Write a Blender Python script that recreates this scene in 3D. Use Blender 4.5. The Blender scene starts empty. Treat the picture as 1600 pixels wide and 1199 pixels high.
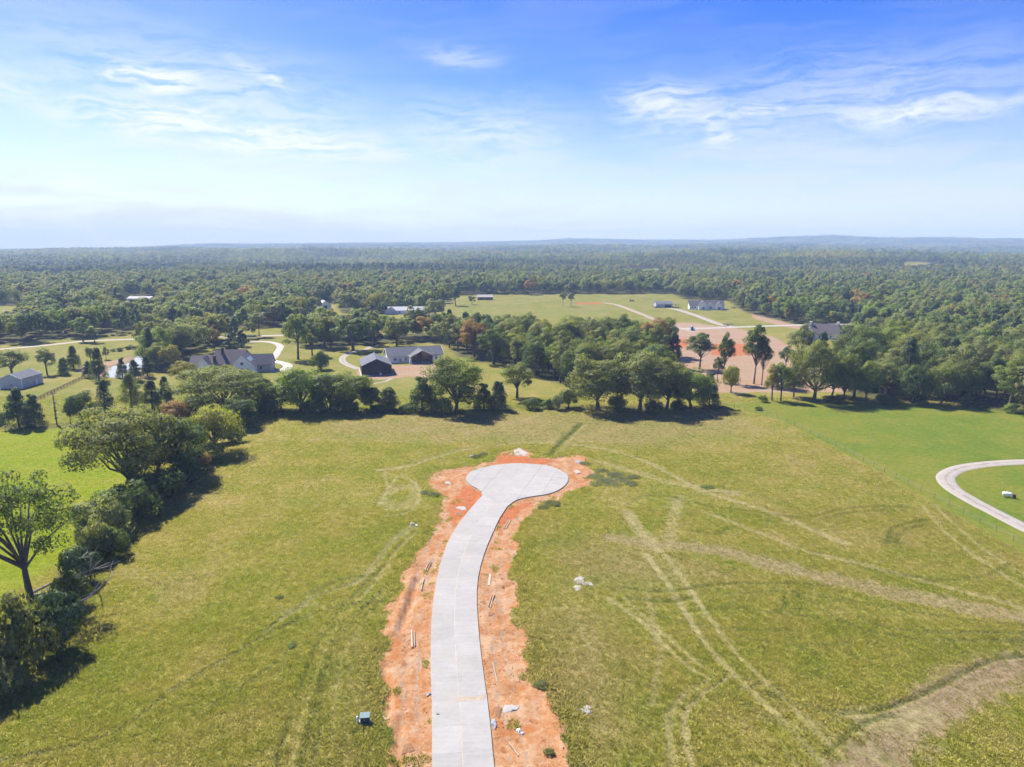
import bpy, math, random
import numpy as np
R = math.radians
scene = bpy.context.scene
COL = scene.collection

# ------------------------------------------------------------------ camera, sky, sun, exposure
CAM_H, PITCH, FPX = 56.0, R(11.43), 1066.0          # drone height (m), tilt, focal length in photo pixels (1600 wide)
cam_d = bpy.data.cameras.new('camera'); cam = bpy.data.objects.new('camera', cam_d); COL.objects.link(cam)
cam.location = (0, 0, CAM_H); cam.rotation_euler = (R(90) - PITCH, 0, 0)
cam_d.sensor_width = 36; cam_d.lens = 36 * FPX / 1600; cam_d.clip_start = 0.5; cam_d.clip_end = 40000
scene.camera = cam
SUN_AZ, SUN_EL = R(-43), R(48)                       # azimuth from +Y (negative = towards -X)
sun_d = bpy.data.lights.new('sun', 'SUN'); sun = bpy.data.objects.new('sun', sun_d); COL.objects.link(sun)
sun_d.energy = 2.7; sun_d.angle = R(0.55); sun_d.color = (1.0, 0.94, 0.84)
sun.rotation_euler = (R(90) - SUN_EL, 0, math.pi - SUN_AZ)
sun.location = (0, 0, 300)
vs = scene.view_settings
vs.view_transform = 'Standard'; vs.look = 'None'; vs.gamma = 1.0; vs.use_curve_mapping = False; vs.exposure = 2.0
scene.cycles.use_denoising = True; scene.cycles.use_adaptive_sampling = True; scene.cycles.adaptive_threshold = 0.03
scene.cycles.max_bounces = 4; scene.cycles.diffuse_bounces = 3; scene.cycles.glossy_bounces = 2
scene.cycles.transmission_bounces = 3; scene.cycles.volume_bounces = 0; scene.cycles.transparent_max_bounces = 4
scene.cycles.caustics_reflective = False; scene.cycles.caustics_refractive = False

def pix_dir(px, py):
    a, b = (px - 800) / FPX, (599.5 - py) / FPX
    c, s = math.cos(PITCH), math.sin(PITCH)
    return (a, c + b * s, b * c - s)
def sky_at(px, py):
    d = pix_dir(px, py); return math.atan2(d[0], d[1]), math.atan2(d[2], math.hypot(d[0], d[1]))

class NT:
    """small helper to write node graphs"""
    def __init__(s, tree): s.t = tree; s.n = tree.nodes; s.l = tree.links
    def node(s, typ, ins=None, **props):
        n = s.n.new(typ)
        for k, v in props.items(): setattr(n, k, v)
        for k, v in (ins or {}).items():
            if hasattr(v, 'is_output'): s.l.new(v, n.inputs[k])
            else: n.inputs[k].default_value = v
        return n
    def math(s, op, a, b=0.0, c=0.0, clamp=False):
        n = s.n.new('ShaderNodeMath'); n.operation = op; n.use_clamp = clamp
        for i, v in enumerate((a, b, c)):
            if hasattr(v, 'is_output'): s.l.new(v, n.inputs[i])
            else: n.inputs[i].default_value = v
        return n.outputs[0]
    def mix(s, f, a, b, blend='MIX'):
        n = s.n.new('ShaderNodeMix'); n.data_type = 'RGBA'; n.blend_type = blend; n.clamp_factor = True
        for i, v in ((0, f), (6, a), (7, b)):
            if hasattr(v, 'is_output'): s.l.new(v, n.inputs[i])
            else: n.inputs[i].default_value = v if i == 0 else (v if len(v) == 4 else (*v, 1))
        return n.outputs[2]
    def noise(s, vec, scale, detail=4.0, rough=0.55, dist=0.0, col=False):
        n = s.node('ShaderNodeTexNoise', {'Vector': vec, 'Scale': scale, 'Detail': detail, 'Roughness': rough, 'Distortion': dist})
        return n.outputs['Color' if col else 'Fac']
    def smooth(s, v, a, b):
        n = s.node('ShaderNodeMapRange', {'Value': v, 'From Min': a, 'From Max': b}, interpolation_type='SMOOTHSTEP'); return n.outputs[0]
    def rng(s, v, a, b, c, d):
        n = s.node('ShaderNodeMapRange', {'Value': v, 'From Min': a, 'From Max': b, 'To Min': c, 'To Max': d}); return n.outputs[0]
    def scl(s, vec, v):
        n = s.node('ShaderNodeVectorMath', {0: vec, 1: v}, operation='MULTIPLY'); return n.outputs[0]
    def ramp(s, f, stops):
        n = s.n.new('ShaderNodeValToRGB'); e = n.color_ramp.elements
        while len(e) < len(stops): e.new(0.5)
        for el, (p, c) in zip(e, stops): el.position = p; el.color = (*c, 1)
        s.l.new(f, n.inputs[0]); return n.outputs[0]

world = bpy.data.worlds.new('World'); scene.world = world; world.use_nodes = True; world.cycles.sampling_method = 'MANUAL'; world.cycles.sample_map_resolution = 256
def build_world():
    nt = NT(world.node_tree); nt.n.clear()
    out = nt.node('ShaderNodeOutputWorld')
    sky = nt.node('ShaderNodeTexSky', sky_type='NISHITA', sun_disc=False, sun_elevation=SUN_EL, sun_rotation=SUN_AZ,
                  altitude=120, air_density=1.0, dust_density=0.6, ozone_density=3.0)
    hs = nt.node('ShaderNodeHueSaturation', {'Hue': 0.530, 'Saturation': 1.52, 'Value': 0.60, 'Color': sky.outputs[0]})
    tc = nt.node('ShaderNodeTexCoord'); d = tc.outputs['Generated']
    sep = nt.node('ShaderNodeSeparateXYZ', {0: d})
    az = nt.math('ARCTAN2', sep.outputs[0], sep.outputs[1])
    el = nt.math('ARCSINE', sep.outputs[2])
    pol = nt.node('ShaderNodeCombineXYZ', {0: az, 1: el, 2: 0.0}).outputs[0]
    warp = nt.noise(nt.scl(pol, (9, 16, 1)), 1.0, 2, 0.6, 0, True)
    wv = nt.node('ShaderNodeVectorMath', {0: warp, 1: (0.5, 0.5, 0.5)}, operation='SUBTRACT').outputs[0]
    wv = nt.scl(wv, (0.10, 0.035, 0))
    p2 = nt.node('ShaderNodeVectorMath', {0: pol, 1: wv}, operation='ADD').outputs[0]
    total = None
    # cirrus streaks: two end points (seen directions), half width, strength
    W = [((-40, 90), (620, 235), .085, .40), ((1000, 190), (1640, 130), .07, .26), ((600, 215), (900, 215), .06, .34), ((40, 160), (420, 205), .026, .85), ((90, 172), (640, 238), .028, .80), ((150, 100), (335, 135), .022, .85),
         ((345, 85), (480, 160), .014, .55), ((240, 165), (340, 182), .008, .5), ((690, 195), (800, 235), .016, .38), ((650, 75), (790, 105), .016, .26),
         ((960, 160), (1130, 165), .030, .55), ((1000, 205), (1280, 155), .015, .60), ((1080, 200), (1150, 230), .014, .6), ((1240, 190), (1640, 150), .017, .60),
         ((1290, 120), (1480, 110), .022, .25), ((-300, 120), (150, 130), .03, .4)]
    for (a, b, w, k) in W:
        a0, e0 = sky_at(*a); a1, e1 = sky_at(*b)
        L = math.hypot(a1 - a0, e1 - e0); th = math.atan2(e1 - e0, a1 - a0)
        m = nt.node('ShaderNodeMapping', {'Vector': p2, 'Location': ((a0 + a1) / 2, (e0 + e1) / 2, 0), 'Rotation': (0, 0, th),
                    'Scale': (L * 0.55, w, 1)}, vector_type='TEXTURE').outputs[0]
        r = nt.node('ShaderNodeVectorMath', {0: m}, operation='LENGTH').outputs['Value']
        g = nt.math('MULTIPLY', nt.smooth(r, 1.5, 0.0), k * 1.45)
        total = g if total is None else nt.math('MAXIMUM', total, g)
    fib = nt.noise(nt.scl(p2, (9, 66, 1)), 1.0, 4, 0.68, 0.25)
    fib2 = nt.noise(nt.scl(p2, (60, 170, 1)), 1.0, 2, 0.6, 0.0)
    f = nt.math('ADD', nt.math('MULTIPLY', fib, 0.75), nt.math('MULTIPLY', fib2, 0.25))
    cir = nt.math('MULTIPLY', total, nt.smooth(f, 0.34, 0.60))
    # even, thin high veil everywhere, thicker towards the horizon
    veil = nt.noise(nt.scl(p2, (4, 26, 1)), 1.0, 3, 0.6, 0.8)
    low = nt.smooth(el, 0.215, 0.0)
    v = nt.math('MULTIPLY', nt.smooth(veil, 0.34, 0.72), nt.math('ADD', nt.math('MULTIPLY', low, 0.42), 0.10))
    v = nt.math('ADD', v, nt.math('MULTIPLY', low, 0.55))
    colr = nt.mix(nt.math('MINIMUM', v, 0.94), hs.outputs[0], (2.85, 2.92, 3.2, 1))
    colr = nt.mix(nt.math('MINIMUM', cir, 0.9), colr, (3.5, 3.6, 3.9, 1))
    bg = nt.node('ShaderNodeBackground', {'Color': colr, 'Strength': 0.076})
    nt.l.new(bg.outputs[0], out.inputs[0])
build_world()

# ------------------------------------------------------------------ layout helpers
def dep_y(py): return math.atan((py - 599.5) / FPX) + PITCH
def G(px, py):
    """place on the flat ground that a spot of the photograph shows"""
    d = pix_dir(px, py); k = CAM_H / -d[2]; return (d[0] * k, d[1] * k)
def GG(pts): return np.array([G(*p) for p in pts])
def depth_of(y): return y * math.cos(PITCH) + CAM_H * math.sin(PITCH)
def wid(pxw, y): return pxw * depth_of(y) / FPX
def top_h(y, py):
    t = (599.5 - py) / FPX; c, s = math.cos(PITCH), math.sin(PITCH)
    return CAM_H + y * (t * c - s) / (c + t * s)

rs = np.random.RandomState(7)
_LAT = rs.rand(512, 512)
def vnoise(x, y, s):
    x = x / s; y = y / s
    xi = np.floor(x).astype(np.int64); yi = np.floor(y).astype(np.int64)
    fx = x - xi; fy = y - yi; fx = fx * fx * (3 - 2 * fx); fy = fy * fy * (3 - 2 * fy)
    a = _LAT[xi & 511, yi & 511]; b = _LAT[(xi + 1) & 511, yi & 511]; c = _LAT[xi & 511, (yi + 1) & 511]; d = _LAT[(xi + 1) & 511, (yi + 1) & 511]
    return (a * (1 - fx) + b * fx) * (1 - fy) + (c * (1 - fx) + d * fx) * fy
def fnoise(x, y, s, o=3):
    r = 0; a = 1; t = 0
    for i in range(o): r = r + a * vnoise(x + 37.1 * i, y - 11.7 * i, s / 2 ** i); t += a; a *= 0.5
    return r / t
def sstep(x, a, b):
    t = np.clip((x - a) / (b - a), 0, 1); return t * t * (3 - 2 * t)
def pl_dist(X, Y, P, cut=1e9):
    """distance to a polyline; spots farther than cut from its box keep cut"""
    P = np.asarray(P, float); out = np.full(X.shape, float(cut))
    lo = P.min(0) - cut; hi = P.max(0) + cut
    idx = np.nonzero((X > lo[0]) & (X < hi[0]) & (Y > lo[1]) & (Y < hi[1]))[0]
    if len(idx) == 0: return out
    x = X[idx]; y = Y[idx]; best = np.full(x.shape, float(cut) ** 2)
    for a, b in zip(P[:-1], P[1:]):
        d = b - a; L = d @ d + 1e-9
        t = np.clip(((x - a[0]) * d[0] + (y - a[1]) * d[1]) / L, 0, 1)
        best = np.minimum(best, (x - a[0] - t * d[0]) ** 2 + (y - a[1] - t * d[1]) ** 2)
    out[idx] = np.sqrt(best); return out
def in_poly(X, Y, P):
    P = np.asarray(P, float); ins = np.zeros(X.shape, bool)
    lo = P.min(0); hi = P.max(0)
    idx = np.nonzero((X >= lo[0]) & (X <= hi[0]) & (Y >= lo[1]) & (Y <= hi[1]))[0]
    if len(idx) == 0: return ins
    x = X[idx]; y = Y[idx]; r = np.zeros(x.shape, bool)
    Q = np.roll(P, -1, 0)
    for a, b in zip(P, Q):
        if a[1] == b[1]: continue
        c = ((a[1] > y) != (b[1] > y)) & (x < (b[0] - a[0]) * (y - a[1]) / (b[1] - a[1]) + a[0])
        r ^= c
    ins[idx] = r; return ins
def poly_sd(X, Y, P, cut=30.0):
    """signed distance, positive inside, limited to cut"""
    C = np.vstack([P, P[:1]]); d = pl_dist(X, Y, C, cut); ins = in_poly(X, Y, P)
    return np.where(ins, np.minimum(d, cut), -np.minimum(d, cut))
def smooth_line(P, n=8):
    """Catmull-Rom through the points"""
    P = np.asarray(P, float); E = np.vstack([2 * P[0] - P[1], P, 2 * P[-1] - P[-2]]); o = []
    for i in range(1, len(E) - 2):
        p0, p1, p2, p3 = E[i - 1], E[i], E[i + 1], E[i + 2]
        for t in np.linspace(0, 1, n, endpoint=False):
            o.append(0.5 * ((2 * p1) + (-p0 + p2) * t + (2 * p0 - 5 * p1 + 4 * p2 - p3) * t * t + (-p0 + 3 * p1 - 3 * p2 + p3) * t ** 3))
    o.append(P[-1]); return np.array(o)
def resample(P, step):
    P = np.asarray(P, float); s = np.r_[0, np.cumsum(np.hypot(*np.diff(P, axis=0).T))]
    n = max(2, int(round(s[-1] / step)) + 1); t = np.linspace(0, s[-1], n)
    return np.c_[np.interp(t, s, P[:, 0]), np.interp(t, s, P[:, 1])]

# ------------------------------------------------------------------ mesh / object helpers
def mesh_np(name, V, Q, mat=None, smooth=False):
    """quick mesh from an (n,3) array and an (m,k) array of equal faces"""
    V = np.asarray(V, np.float32); Q = np.asarray(Q, np.int32); k = Q.shape[1]
    me = bpy.data.meshes.new(name); me.vertices.add(len(V)); me.vertices.foreach_set('co', V.ravel())
    me.loops.add(Q.size); me.loops.foreach_set('vertex_index', Q.ravel())
    me.polygons.add(len(Q)); me.polygons.foreach_set('loop_start', np.arange(0, Q.size, k, dtype=np.int32))
    if smooth: me.polygons.foreach_set('use_smooth', np.ones(len(Q), bool))
    me.update(calc_edges=True)
    if mat: me.materials.append(mat)
    return me
def mesh_py(name, V, F, mat=None, smooth=False):
    me = bpy.data.meshes.new(name); me.from_pydata([tuple(map(float, v)) for v in V], [], [tuple(f) for f in F]); me.update()
    if smooth: me.polygons.foreach_set('use_smooth', [True] * len(me.polygons))
    if mat: me.materials.append(mat)
    return me
def link(name, me, parent=None, loc=None, rz=None, kind=None):
    o = bpy.data.objects.new(name, me); COL.objects.link(o)
    if parent is not None: o.parent = parent
    if loc is not None: o.location = loc
    if rz is not None: o.rotation_euler = (0, 0, rz)
    if kind: o['kind'] = kind
    return o
def tag(o, label, cat, group=None):
    o['label'] = label; o['category'] = cat
    if group: o['group'] = group
    return o
class MB:
    """collects shapes of one part"""
    def __init__(s): s.v = []; s.f = []
    def add(s, V, F):
        b = len(s.v); s.v += [tuple(p) for p in V]; s.f += [tuple(i + b for i in f) for f in F]; return s
    def box(s, c, d, rz=0.0, taper=1.0):
        x, y, z = (q / 2 for q in d); V = []
        for sz in (-1, 1):
            k = taper if sz > 0 else 1.0
            for sx, sy in ((-1, -1), (1, -1), (1, 1), (-1, 1)):
                a, b = sx * x * k, sy * y * k
                V.append((c[0] + a * math.cos(rz) - b * math.sin(rz), c[1] + a * math.sin(rz) + b * math.cos(rz), c[2] + sz * z))
        return s.add(V, [(3, 2, 1, 0), (4, 5, 6, 7), (0, 1, 5, 4), (1, 2, 6, 5), (2, 3, 7, 6), (3, 0, 4, 7)])
    def prism(s, P, z0, z1):
        n = len(P); V = [(p[0], p[1], z0) for p in P] + [(p[0], p[1], z1) for p in P]
        return s.add(V, [tuple(range(n - 1, -1, -1)), tuple(range(n, 2 * n))] + [(i, (i + 1) % n, n + (i + 1) % n, n + i) for i in range(n)])
    def tube(s, pts, rad, n=6, cap=True):
        pts = [np.array(p, float) for p in pts]; V = []; F = []
        for i, p in enumerate(pts):
            t = pts[min(i + 1, len(pts) - 1)] - pts[max(i - 1, 0)]; t /= np.linalg.norm(t) + 1e-9
            u = np.cross(t, (0.31, 0.95, 0.05)); u /= np.linalg.norm(u) + 1e-9; w = np.cross(t, u)
            for k in range(n):
                a = 2 * math.pi * k / n; V.append(tuple(p + rad[i] * (math.cos(a) * u + math.sin(a) * w)))
        for i in range(len(pts) - 1):
            for k in range(n):
                F.append((i * n + k, i * n + (k + 1) % n, (i + 1) * n + (k + 1) % n, (i + 1) * n + k))
        if cap: F.append(tuple(range(n - 1, -1, -1))); F.append(tuple(range((len(pts) - 1) * n, len(pts) * n)))
        return s.add(V, F)
    def build(s, name, mat, parent=None, smooth=False, **kw): return link(name, mesh_py(name, s.v, s.f, mat, smooth), parent, **kw)
def empty(name, loc, rz=0.0):
    o = bpy.data.objects.new(name, None); COL.objects.link(o); o.location = loc; o.rotation_euler = (0, 0, rz); o.empty_display_size = 0.5; return o

# ------------------------------------------------------------------ materials
def new_mat(name):
    m = bpy.data.materials.new(name); m.use_nodes = True; nt = NT(m.node_tree); nt.n.clear()
    return m, nt, nt.node('ShaderNodeOutputMaterial')
def simple(name, col, rough=0.7, var=0.12, scale=1.5, metal=0.0, bump=0.0, spec=0.3, per_obj=0.0):
    m, nt, out = new_mat(name)
    pos = nt.node('ShaderNodeTexCoord').outputs['Object']
    n = nt.noise(pos, scale, 5, 0.6); n2 = nt.noise(pos, scale * 7, 3, 0.6)
    k = nt.math('ADD', nt.rng(n, 0.3, 0.7, 1 - var, 1 + var), nt.rng(n2, 0.3, 0.7, -var * 0.5, var * 0.5))
    if per_obj: k = nt.math('ADD', k, nt.rng(nt.node('ShaderNodeObjectInfo').outputs['Random'], 0, 1, -per_obj, per_obj))
    c = nt.mix(1.0, (*col, 1), nt.node('ShaderNodeCombineColor', {0: k, 1: k, 2: k}).outputs[0], 'MULTIPLY')
    ins = {'Base Color': c, 'Roughness': rough, 'Metallic': metal, 'Specular IOR Level': spec}
    if bump: ins['Normal'] = nt.node('ShaderNodeBump', {'Height': n2, 'Strength': bump, 'Distance': 0.03}).outputs[0]
    nt.l.new(nt.node('ShaderNodeBsdfPrincipled', ins).outputs[0], out.inputs[0]); return m
def metal_roof(name, col, rough=0.8, rib=0.45):
    """standing-seam sheet: ribs run down the slope (object Y)"""
    m, nt, out = new_mat(name)
    pos = nt.node('ShaderNodeTexCoord').outputs['Object']; sx = nt.node('ShaderNodeSeparateXYZ', {0: pos})
    w = nt.math('PINGPONG', sx.outputs[0], rib / 2); h = nt.smooth(w, 0.0, 0.05)
    n = nt.noise(pos, 0.6, 4); k = nt.rng(n, 0.3, 0.7, 0.9, 1.1)
    c = nt.mix(1.0, (*col, 1), nt.node('ShaderNodeCombineColor', {0: k, 1: k, 2: k}).outputs[0], 'MULTIPLY')
    b = nt.node('ShaderNodeBump', {'Height': h, 'Strength': 0.5, 'Distance': 0.04})
    nt.l.new(nt.node('ShaderNodeBsdfPrincipled', {'Base Color': c, 'Roughness': .85, 'Specular IOR Level': .12, 'Normal': b.outputs[0]}).outputs[0], out.inputs[0]); return m
def leaf_mat(name, col, alt, trans=0.5):
    m, nt, out = new_mat(name)
    info = nt.node('ShaderNodeObjectInfo'); pos = nt.node('ShaderNodeNewGeometry').outputs['Position']
    n = nt.noise(pos, 0.16, 3, 0.6); n2 = nt.noise(pos, 1.9, 2, 0.6)
    f = nt.math('ADD', nt.math('MULTIPLY', info.outputs['Random'], 0.75), nt.rng(n, 0.3, 0.7, -0.25, 0.4), clamp=True)
    c = nt.mix(f, (*col, 1), (*alt, 1))
    k = nt.math('MULTIPLY', nt.rng(n2, 0.25, 0.75, 0.68, 1.32), nt.rng(info.outputs['Random'], 0, 1, 1.12, 0.88))
    c = nt.mix(1.0, c, nt.node('ShaderNodeCombineColor', {0: k, 1: k, 2: k}).outputs[0], 'MULTIPLY')
    d = nt.node('ShaderNodeBsdfPrincipled', {'Base Color': c, 'Roughness': 0.62, 'Specular IOR Level': 0.25})
    tcol = nt.mix(1.0, c, (1.35, 1.40, 0.55, 1), 'MULTIPLY')
    t = nt.node('ShaderNodeBsdfTranslucent', {'Color': tcol})
    nt.l.new(nt.node('ShaderNodeMixShader', {0: trans, 1: d.outputs[0], 2: t.outputs[0]}).outputs[0], out.inputs[0]); return m

LEAF = {
    'dark':   leaf_mat('leaves_dark_green', (0.088, 0.129, 0.037), (0.135, 0.176, 0.048)),
    'olive':  leaf_mat('leaves_olive', (0.156, 0.186, 0.051), (0.213, 0.224, 0.067)),
    'grey':   leaf_mat('leaves_grey_green', (0.186, 0.211, 0.084), (0.233, 0.247, 0.099)),
    'yellow': leaf_mat('leaves_yellow_green', (0.202, 0.227, 0.034), (0.289, 0.258, 0.047)),
    'cedar':  leaf_mat('needles_dark', (0.055, 0.096, 0.034), (0.079, 0.113, 0.041), 0.22),
    'autumn': leaf_mat('leaves_autumn', (0.246, 0.141, 0.052), (0.331, 0.222, 0.075)),
    'fresh':  leaf_mat('leaves_fresh', (0.156, 0.218, 0.040), (0.205, 0.247, 0.053)),
}
BARK = simple('bark', (.105, .085, .066), 0.9, 0.3, 2.0, bump=0.6)
BARK_PALE = simple('bark_bleached', (.30, .27, .235), 0.9, 0.25, 2.0, bump=0.4)

# ------------------------------------------------------------------ the plan of the place (metres, from spots of the photograph)
ROAD_L = [(675, 1199), (675, 1115), (673, 1050), (673, 1000), (675, 960), (680, 920), (688, 882), (700, 848), (716, 820), (736, 795), (754, 775)]
ROAD_R = [(772, 1199), (764, 1115), (755, 1050), (749, 1000), (746, 960), (745, 925), (749, 893), (758, 862), (768, 838), (780, 812), (793, 792)]
BULB = [(793, 792), (808, 782), (830, 777), (855, 773), (872, 767), (884, 758), (888, 749), (885, 742), (874, 735), (856, 729), (832, 726), (806, 725),
        (780, 727), (757, 731), (738, 737), (729, 745), (729, 752), (736, 759), (748, 766), (754, 775)]
rl = GG(ROAD_L); rr = GG(ROAD_R)
def extend(P, y0):
    d = (P[0] - P[1]) / np.linalg.norm(P[0] - P[1]); k = (P[0][1] - y0) / -d[1]; return np.vstack([[P[0] + d * k], P])
d0 = ((rl[0] + rr[0]) - (rl[1] + rr[1])); d0 = d0 / np.linalg.norm(d0)
kx = (rl[0][1] + 70) / -d0[1]
rl = np.vstack([[rl[0] + d0 * kx], smooth_line(rl, 8)]); rr = np.vstack([[rr[0] + d0 * kx], smooth_line(rr, 8)])
bulb = smooth_line(GG(BULB), 5)
ROAD_POLY = np.vstack([rr, bulb[1:], rl[::-1]])
DIRT = [(598, 1199), (600, 1150), (606, 1100), (600, 1040), (611, 1005), (600, 985), (604, 950), (622, 922), (638, 890), (652, 862), (668, 845), (684, 820), (692, 795),
        (690, 772), (672, 760), (668, 745), (676, 738), (704, 733), (735, 727), (765, 721), (776, 709), (786, 706), (812, 701), (826, 702), (832, 714), (870, 717), (888, 712),
        (912, 708), (922, 716), (914, 728), (926, 738), (922, 752), (906, 764), (882, 771), (862, 784), (836, 796), (818, 810), (811, 830), (808, 855), (801, 890), (804, 930),
        (814, 975), (821, 1010), (827, 1040), (828, 1062), (842, 1078), (857, 1100), (872, 1130), (884, 1165), (889, 1199)]
dp = GG(DIRT); DIRT_POLY = np.vstack([dp, [[dp[-1][0] + 2, -70], [dp[0][0] - 2, -70]]])
RED = [[(776, 706), (800, 712), (850, 716), (876, 721), (850, 726), (790, 725), (770, 722)], [(706, 782), (716, 770), (722, 752), (732, 757), (756, 772), (738, 795), (712, 818), (700, 812)],
       [(770, 800), (800, 790), (830, 785), (800, 810), (775, 830)],
       [(897, 473), (940, 472.5), (940, 476), (905, 476)], [(1106, 537), (1165, 537), (1196, 552), (1150, 557), (1112, 556)], [(1030, 530), (1085, 530), (1070, 545), (1040, 545)]]
RED_POLY = [GG(p) for p in RED]
LAWN = [GG([(1130, 632), (1225, 659), (1300, 697), (1460, 785), (1600, 866), (1900, 1010), (2300, 1000), (2300, 650), (1600, 641), (1440, 631), (1200, 628)])]
PASTURE = [GG([(-500, 690), (0, 674), (110, 668), (190, 664), (215, 700), (205, 772), (150, 810), (95, 880), (45, 915), (-20, 960), (-500, 1200)])]
YARD = [GG([(-300, 640), (0, 668), (190, 660), (330, 640), (620, 641), (690, 641), (700, 600), (560, 590), (420, 580), (300, 590), (230, 600), (60, 596), (-300, 600)]),
        GG([(-300, 560), (0, 552), (225, 535), (225, 555), (60, 590), (-300, 600)]), GG([(355, 534), (440, 530), (540, 560), (560, 600), (430, 590)]), GG([(560, 560), (610, 545), (700, 545), (720, 600), (620, 635), (560, 600)]),
        GG([(690, 500), (700, 462), (1060, 460), (1110, 470), (1180, 500), (1240, 510), (1160, 512), (1040, 505), (960, 520), (700, 520)])]
PALE = [GG([(558, 578), (612, 570), (640, 571), (700, 562), (704, 575), (690, 592), (640, 589), (600, 594), (560, 590)]),
        GG([(1022, 505), (1080, 504), (1110, 508), (1150, 513), (1212, 527), (1262, 556), (1345, 590), (1440, 604), (1420, 616), (1300, 613), (1130, 614), (1060, 608), (1045, 560), (1028, 530)]),
        GG([(1170, 488), (1195, 492), (1240, 506), (1330, 521), (1420, 535), (1420, 541), (1330, 528), (1230, 512), (1180, 499)]),
        GG([(120, 572), (165, 566), (232, 552), (236, 570), (225, 592), (150, 590), (120, 582)])]
RANK = [GG([(735, 600), (790, 585), (900, 612), (1000, 640), (900, 638), (800, 632), (740, 625)]), GG([(1125, 625), (1280, 622), (1330, 626), (1200, 629), (1130, 632)])]
POND = GG([(165, 588), (168, 574), (180, 571), (205, 566), (211, 557), (226, 554), (232, 560), (228, 574), (214, 583), (190, 590)])
# woods: where trunks stand
WOOD_BELT = GG([(1318, 627), (1420, 629), (1490, 633), (1560, 642), (1700, 655), (2300, 700), (2300, 590), (1440, 546), (1345, 566), (1322, 600)])
WOOD_MID = GG([(455, 538), (520, 545), (600, 536), (690, 537), (720, 560), (790, 574), (868, 598), (905, 606), (1046, 601), (1062, 588), (1036, 552), (960, 540), (860, 536), (760, 529), (690, 520), (560, 523), (470, 526)])
WOOD_POND = GG([(230, 576), (262, 584), (300, 560), (318, 543), (396, 537), (392, 524), (300, 515), (230, 521)])
_fb = [(-900, 560), (-300, 548), (0, 540), (110, 530), (225, 516), (330, 512), (450, 512), (480, 500), (494, 487), (526, 487), (590, 491), (668, 491), (694, 470), (706, 461), (1050, 459), (1068, 468), (1136, 470),
       (1166, 489), (1212, 500), (1232, 505), (1332, 518), (1422, 534), (1442, 541), (1900, 572), (2600, 600)]
WOOD_FAR = np.vstack([GG(_fb), [[9500, 300], [9500, 9500], [-9500, 9500], [-9500, 300]]])
HOLES = [GG([(-60, 522), (20, 517), (50, 508), (48, 476), (-60, 478)]), GG([(182, 504), (250, 502), (246, 464), (190, 465)]), GG([(492, 500), (526, 500), (530, 474), (495, 476)]),
         GG([(340, 530), (450, 525), (450, 512), (360, 512)])]
def glade(px, py, w, l, sk=0.0):
    x, y = G(px, py); t = np.linspace(0, 2 * math.pi, 22, endpoint=False); u = np.array((x, y)) / math.hypot(x, y); v = np.array((u[1], -u[0])); wob = 1 + .18 * np.sin(3 * t + px)
    return np.array((x, y)) + (np.cos(t) * w * wob)[:, None] * v + (np.sin(t) * l * wob)[:, None] * u
HOLES += [glade(250, 424, 55, 215), glade(1010, 428, 45, 190), glade(650, 430, 40, 165), glade(1440, 424, 45, 200), glade(330, 452, 30, 80), glade(1230, 446, 32, 95), glade(90, 436, 40, 140)]
WOODS = [WOOD_BELT, WOOD_MID, WOOD_POND, WOOD_FAR]
HEDGE = [GG([(395, 642), (620, 641)]), GG([(640, 641), (790, 638)]), GG([(820, 636), (1120, 637)]), GG([(0, 668), (180, 662)]), GG([(330, 708), (275, 765), (205, 800), (150, 850), (110, 930), (60, 980), (20, 1030), (-60, 1080)])]
ROADS = {  # name -> (points, width m)
    'gravel_drive': ([(1760, 716), (1650, 720), (1560, 724), (1505, 731), (1481, 741), (1478, 751), (1490, 765), (1520, 783), (1560, 804), (1620, 834), (1760, 900)], 4.2),
    'country_road': ([(-150, 556), (0, 546), (70, 540), (140, 533), (225, 530), (330, 527), (445, 524), (520, 520)], 5.0),
    'concrete_driveway': ([(385, 535), (410, 534), (428, 536), (438, 541), (434, 550), (426, 561), (413, 572), (404, 580)], 4.0),
    'concrete_apron': ([(420, 563), (440, 567), (450, 572), (440, 579), (415, 579)], 4.5),
    'barn_drive': ([(590, 538), (572, 546), (550, 551), (538, 557), (535, 564), (545, 571), (562, 577)], 3.6),
    'farm_track': ([(944, 473.5), (965, 477), (1000, 490), (1030, 502), (1060, 512), (1090, 520)], 5.5),
    'farm_driveway': ([(1045, 482), (1062, 485), (1090, 494), (1125, 507), (1150, 511)], 6.0),
    'subdivision_road': ([(1060, 514), (1110, 513), (1180, 510.5), (1260, 508), (1340, 506)], 7.0),
    'house_drive': ([(1318, 518), (1345, 526), (1380, 534), (1420, 542)], 5.0),
    'path': ([(582, 600), (600, 597), (612, 592)], 1.6)}
ROAD_LINES = {k: (smooth_line(GG(p), 8), w) for k, (p, w) in ROADS.items()}
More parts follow.
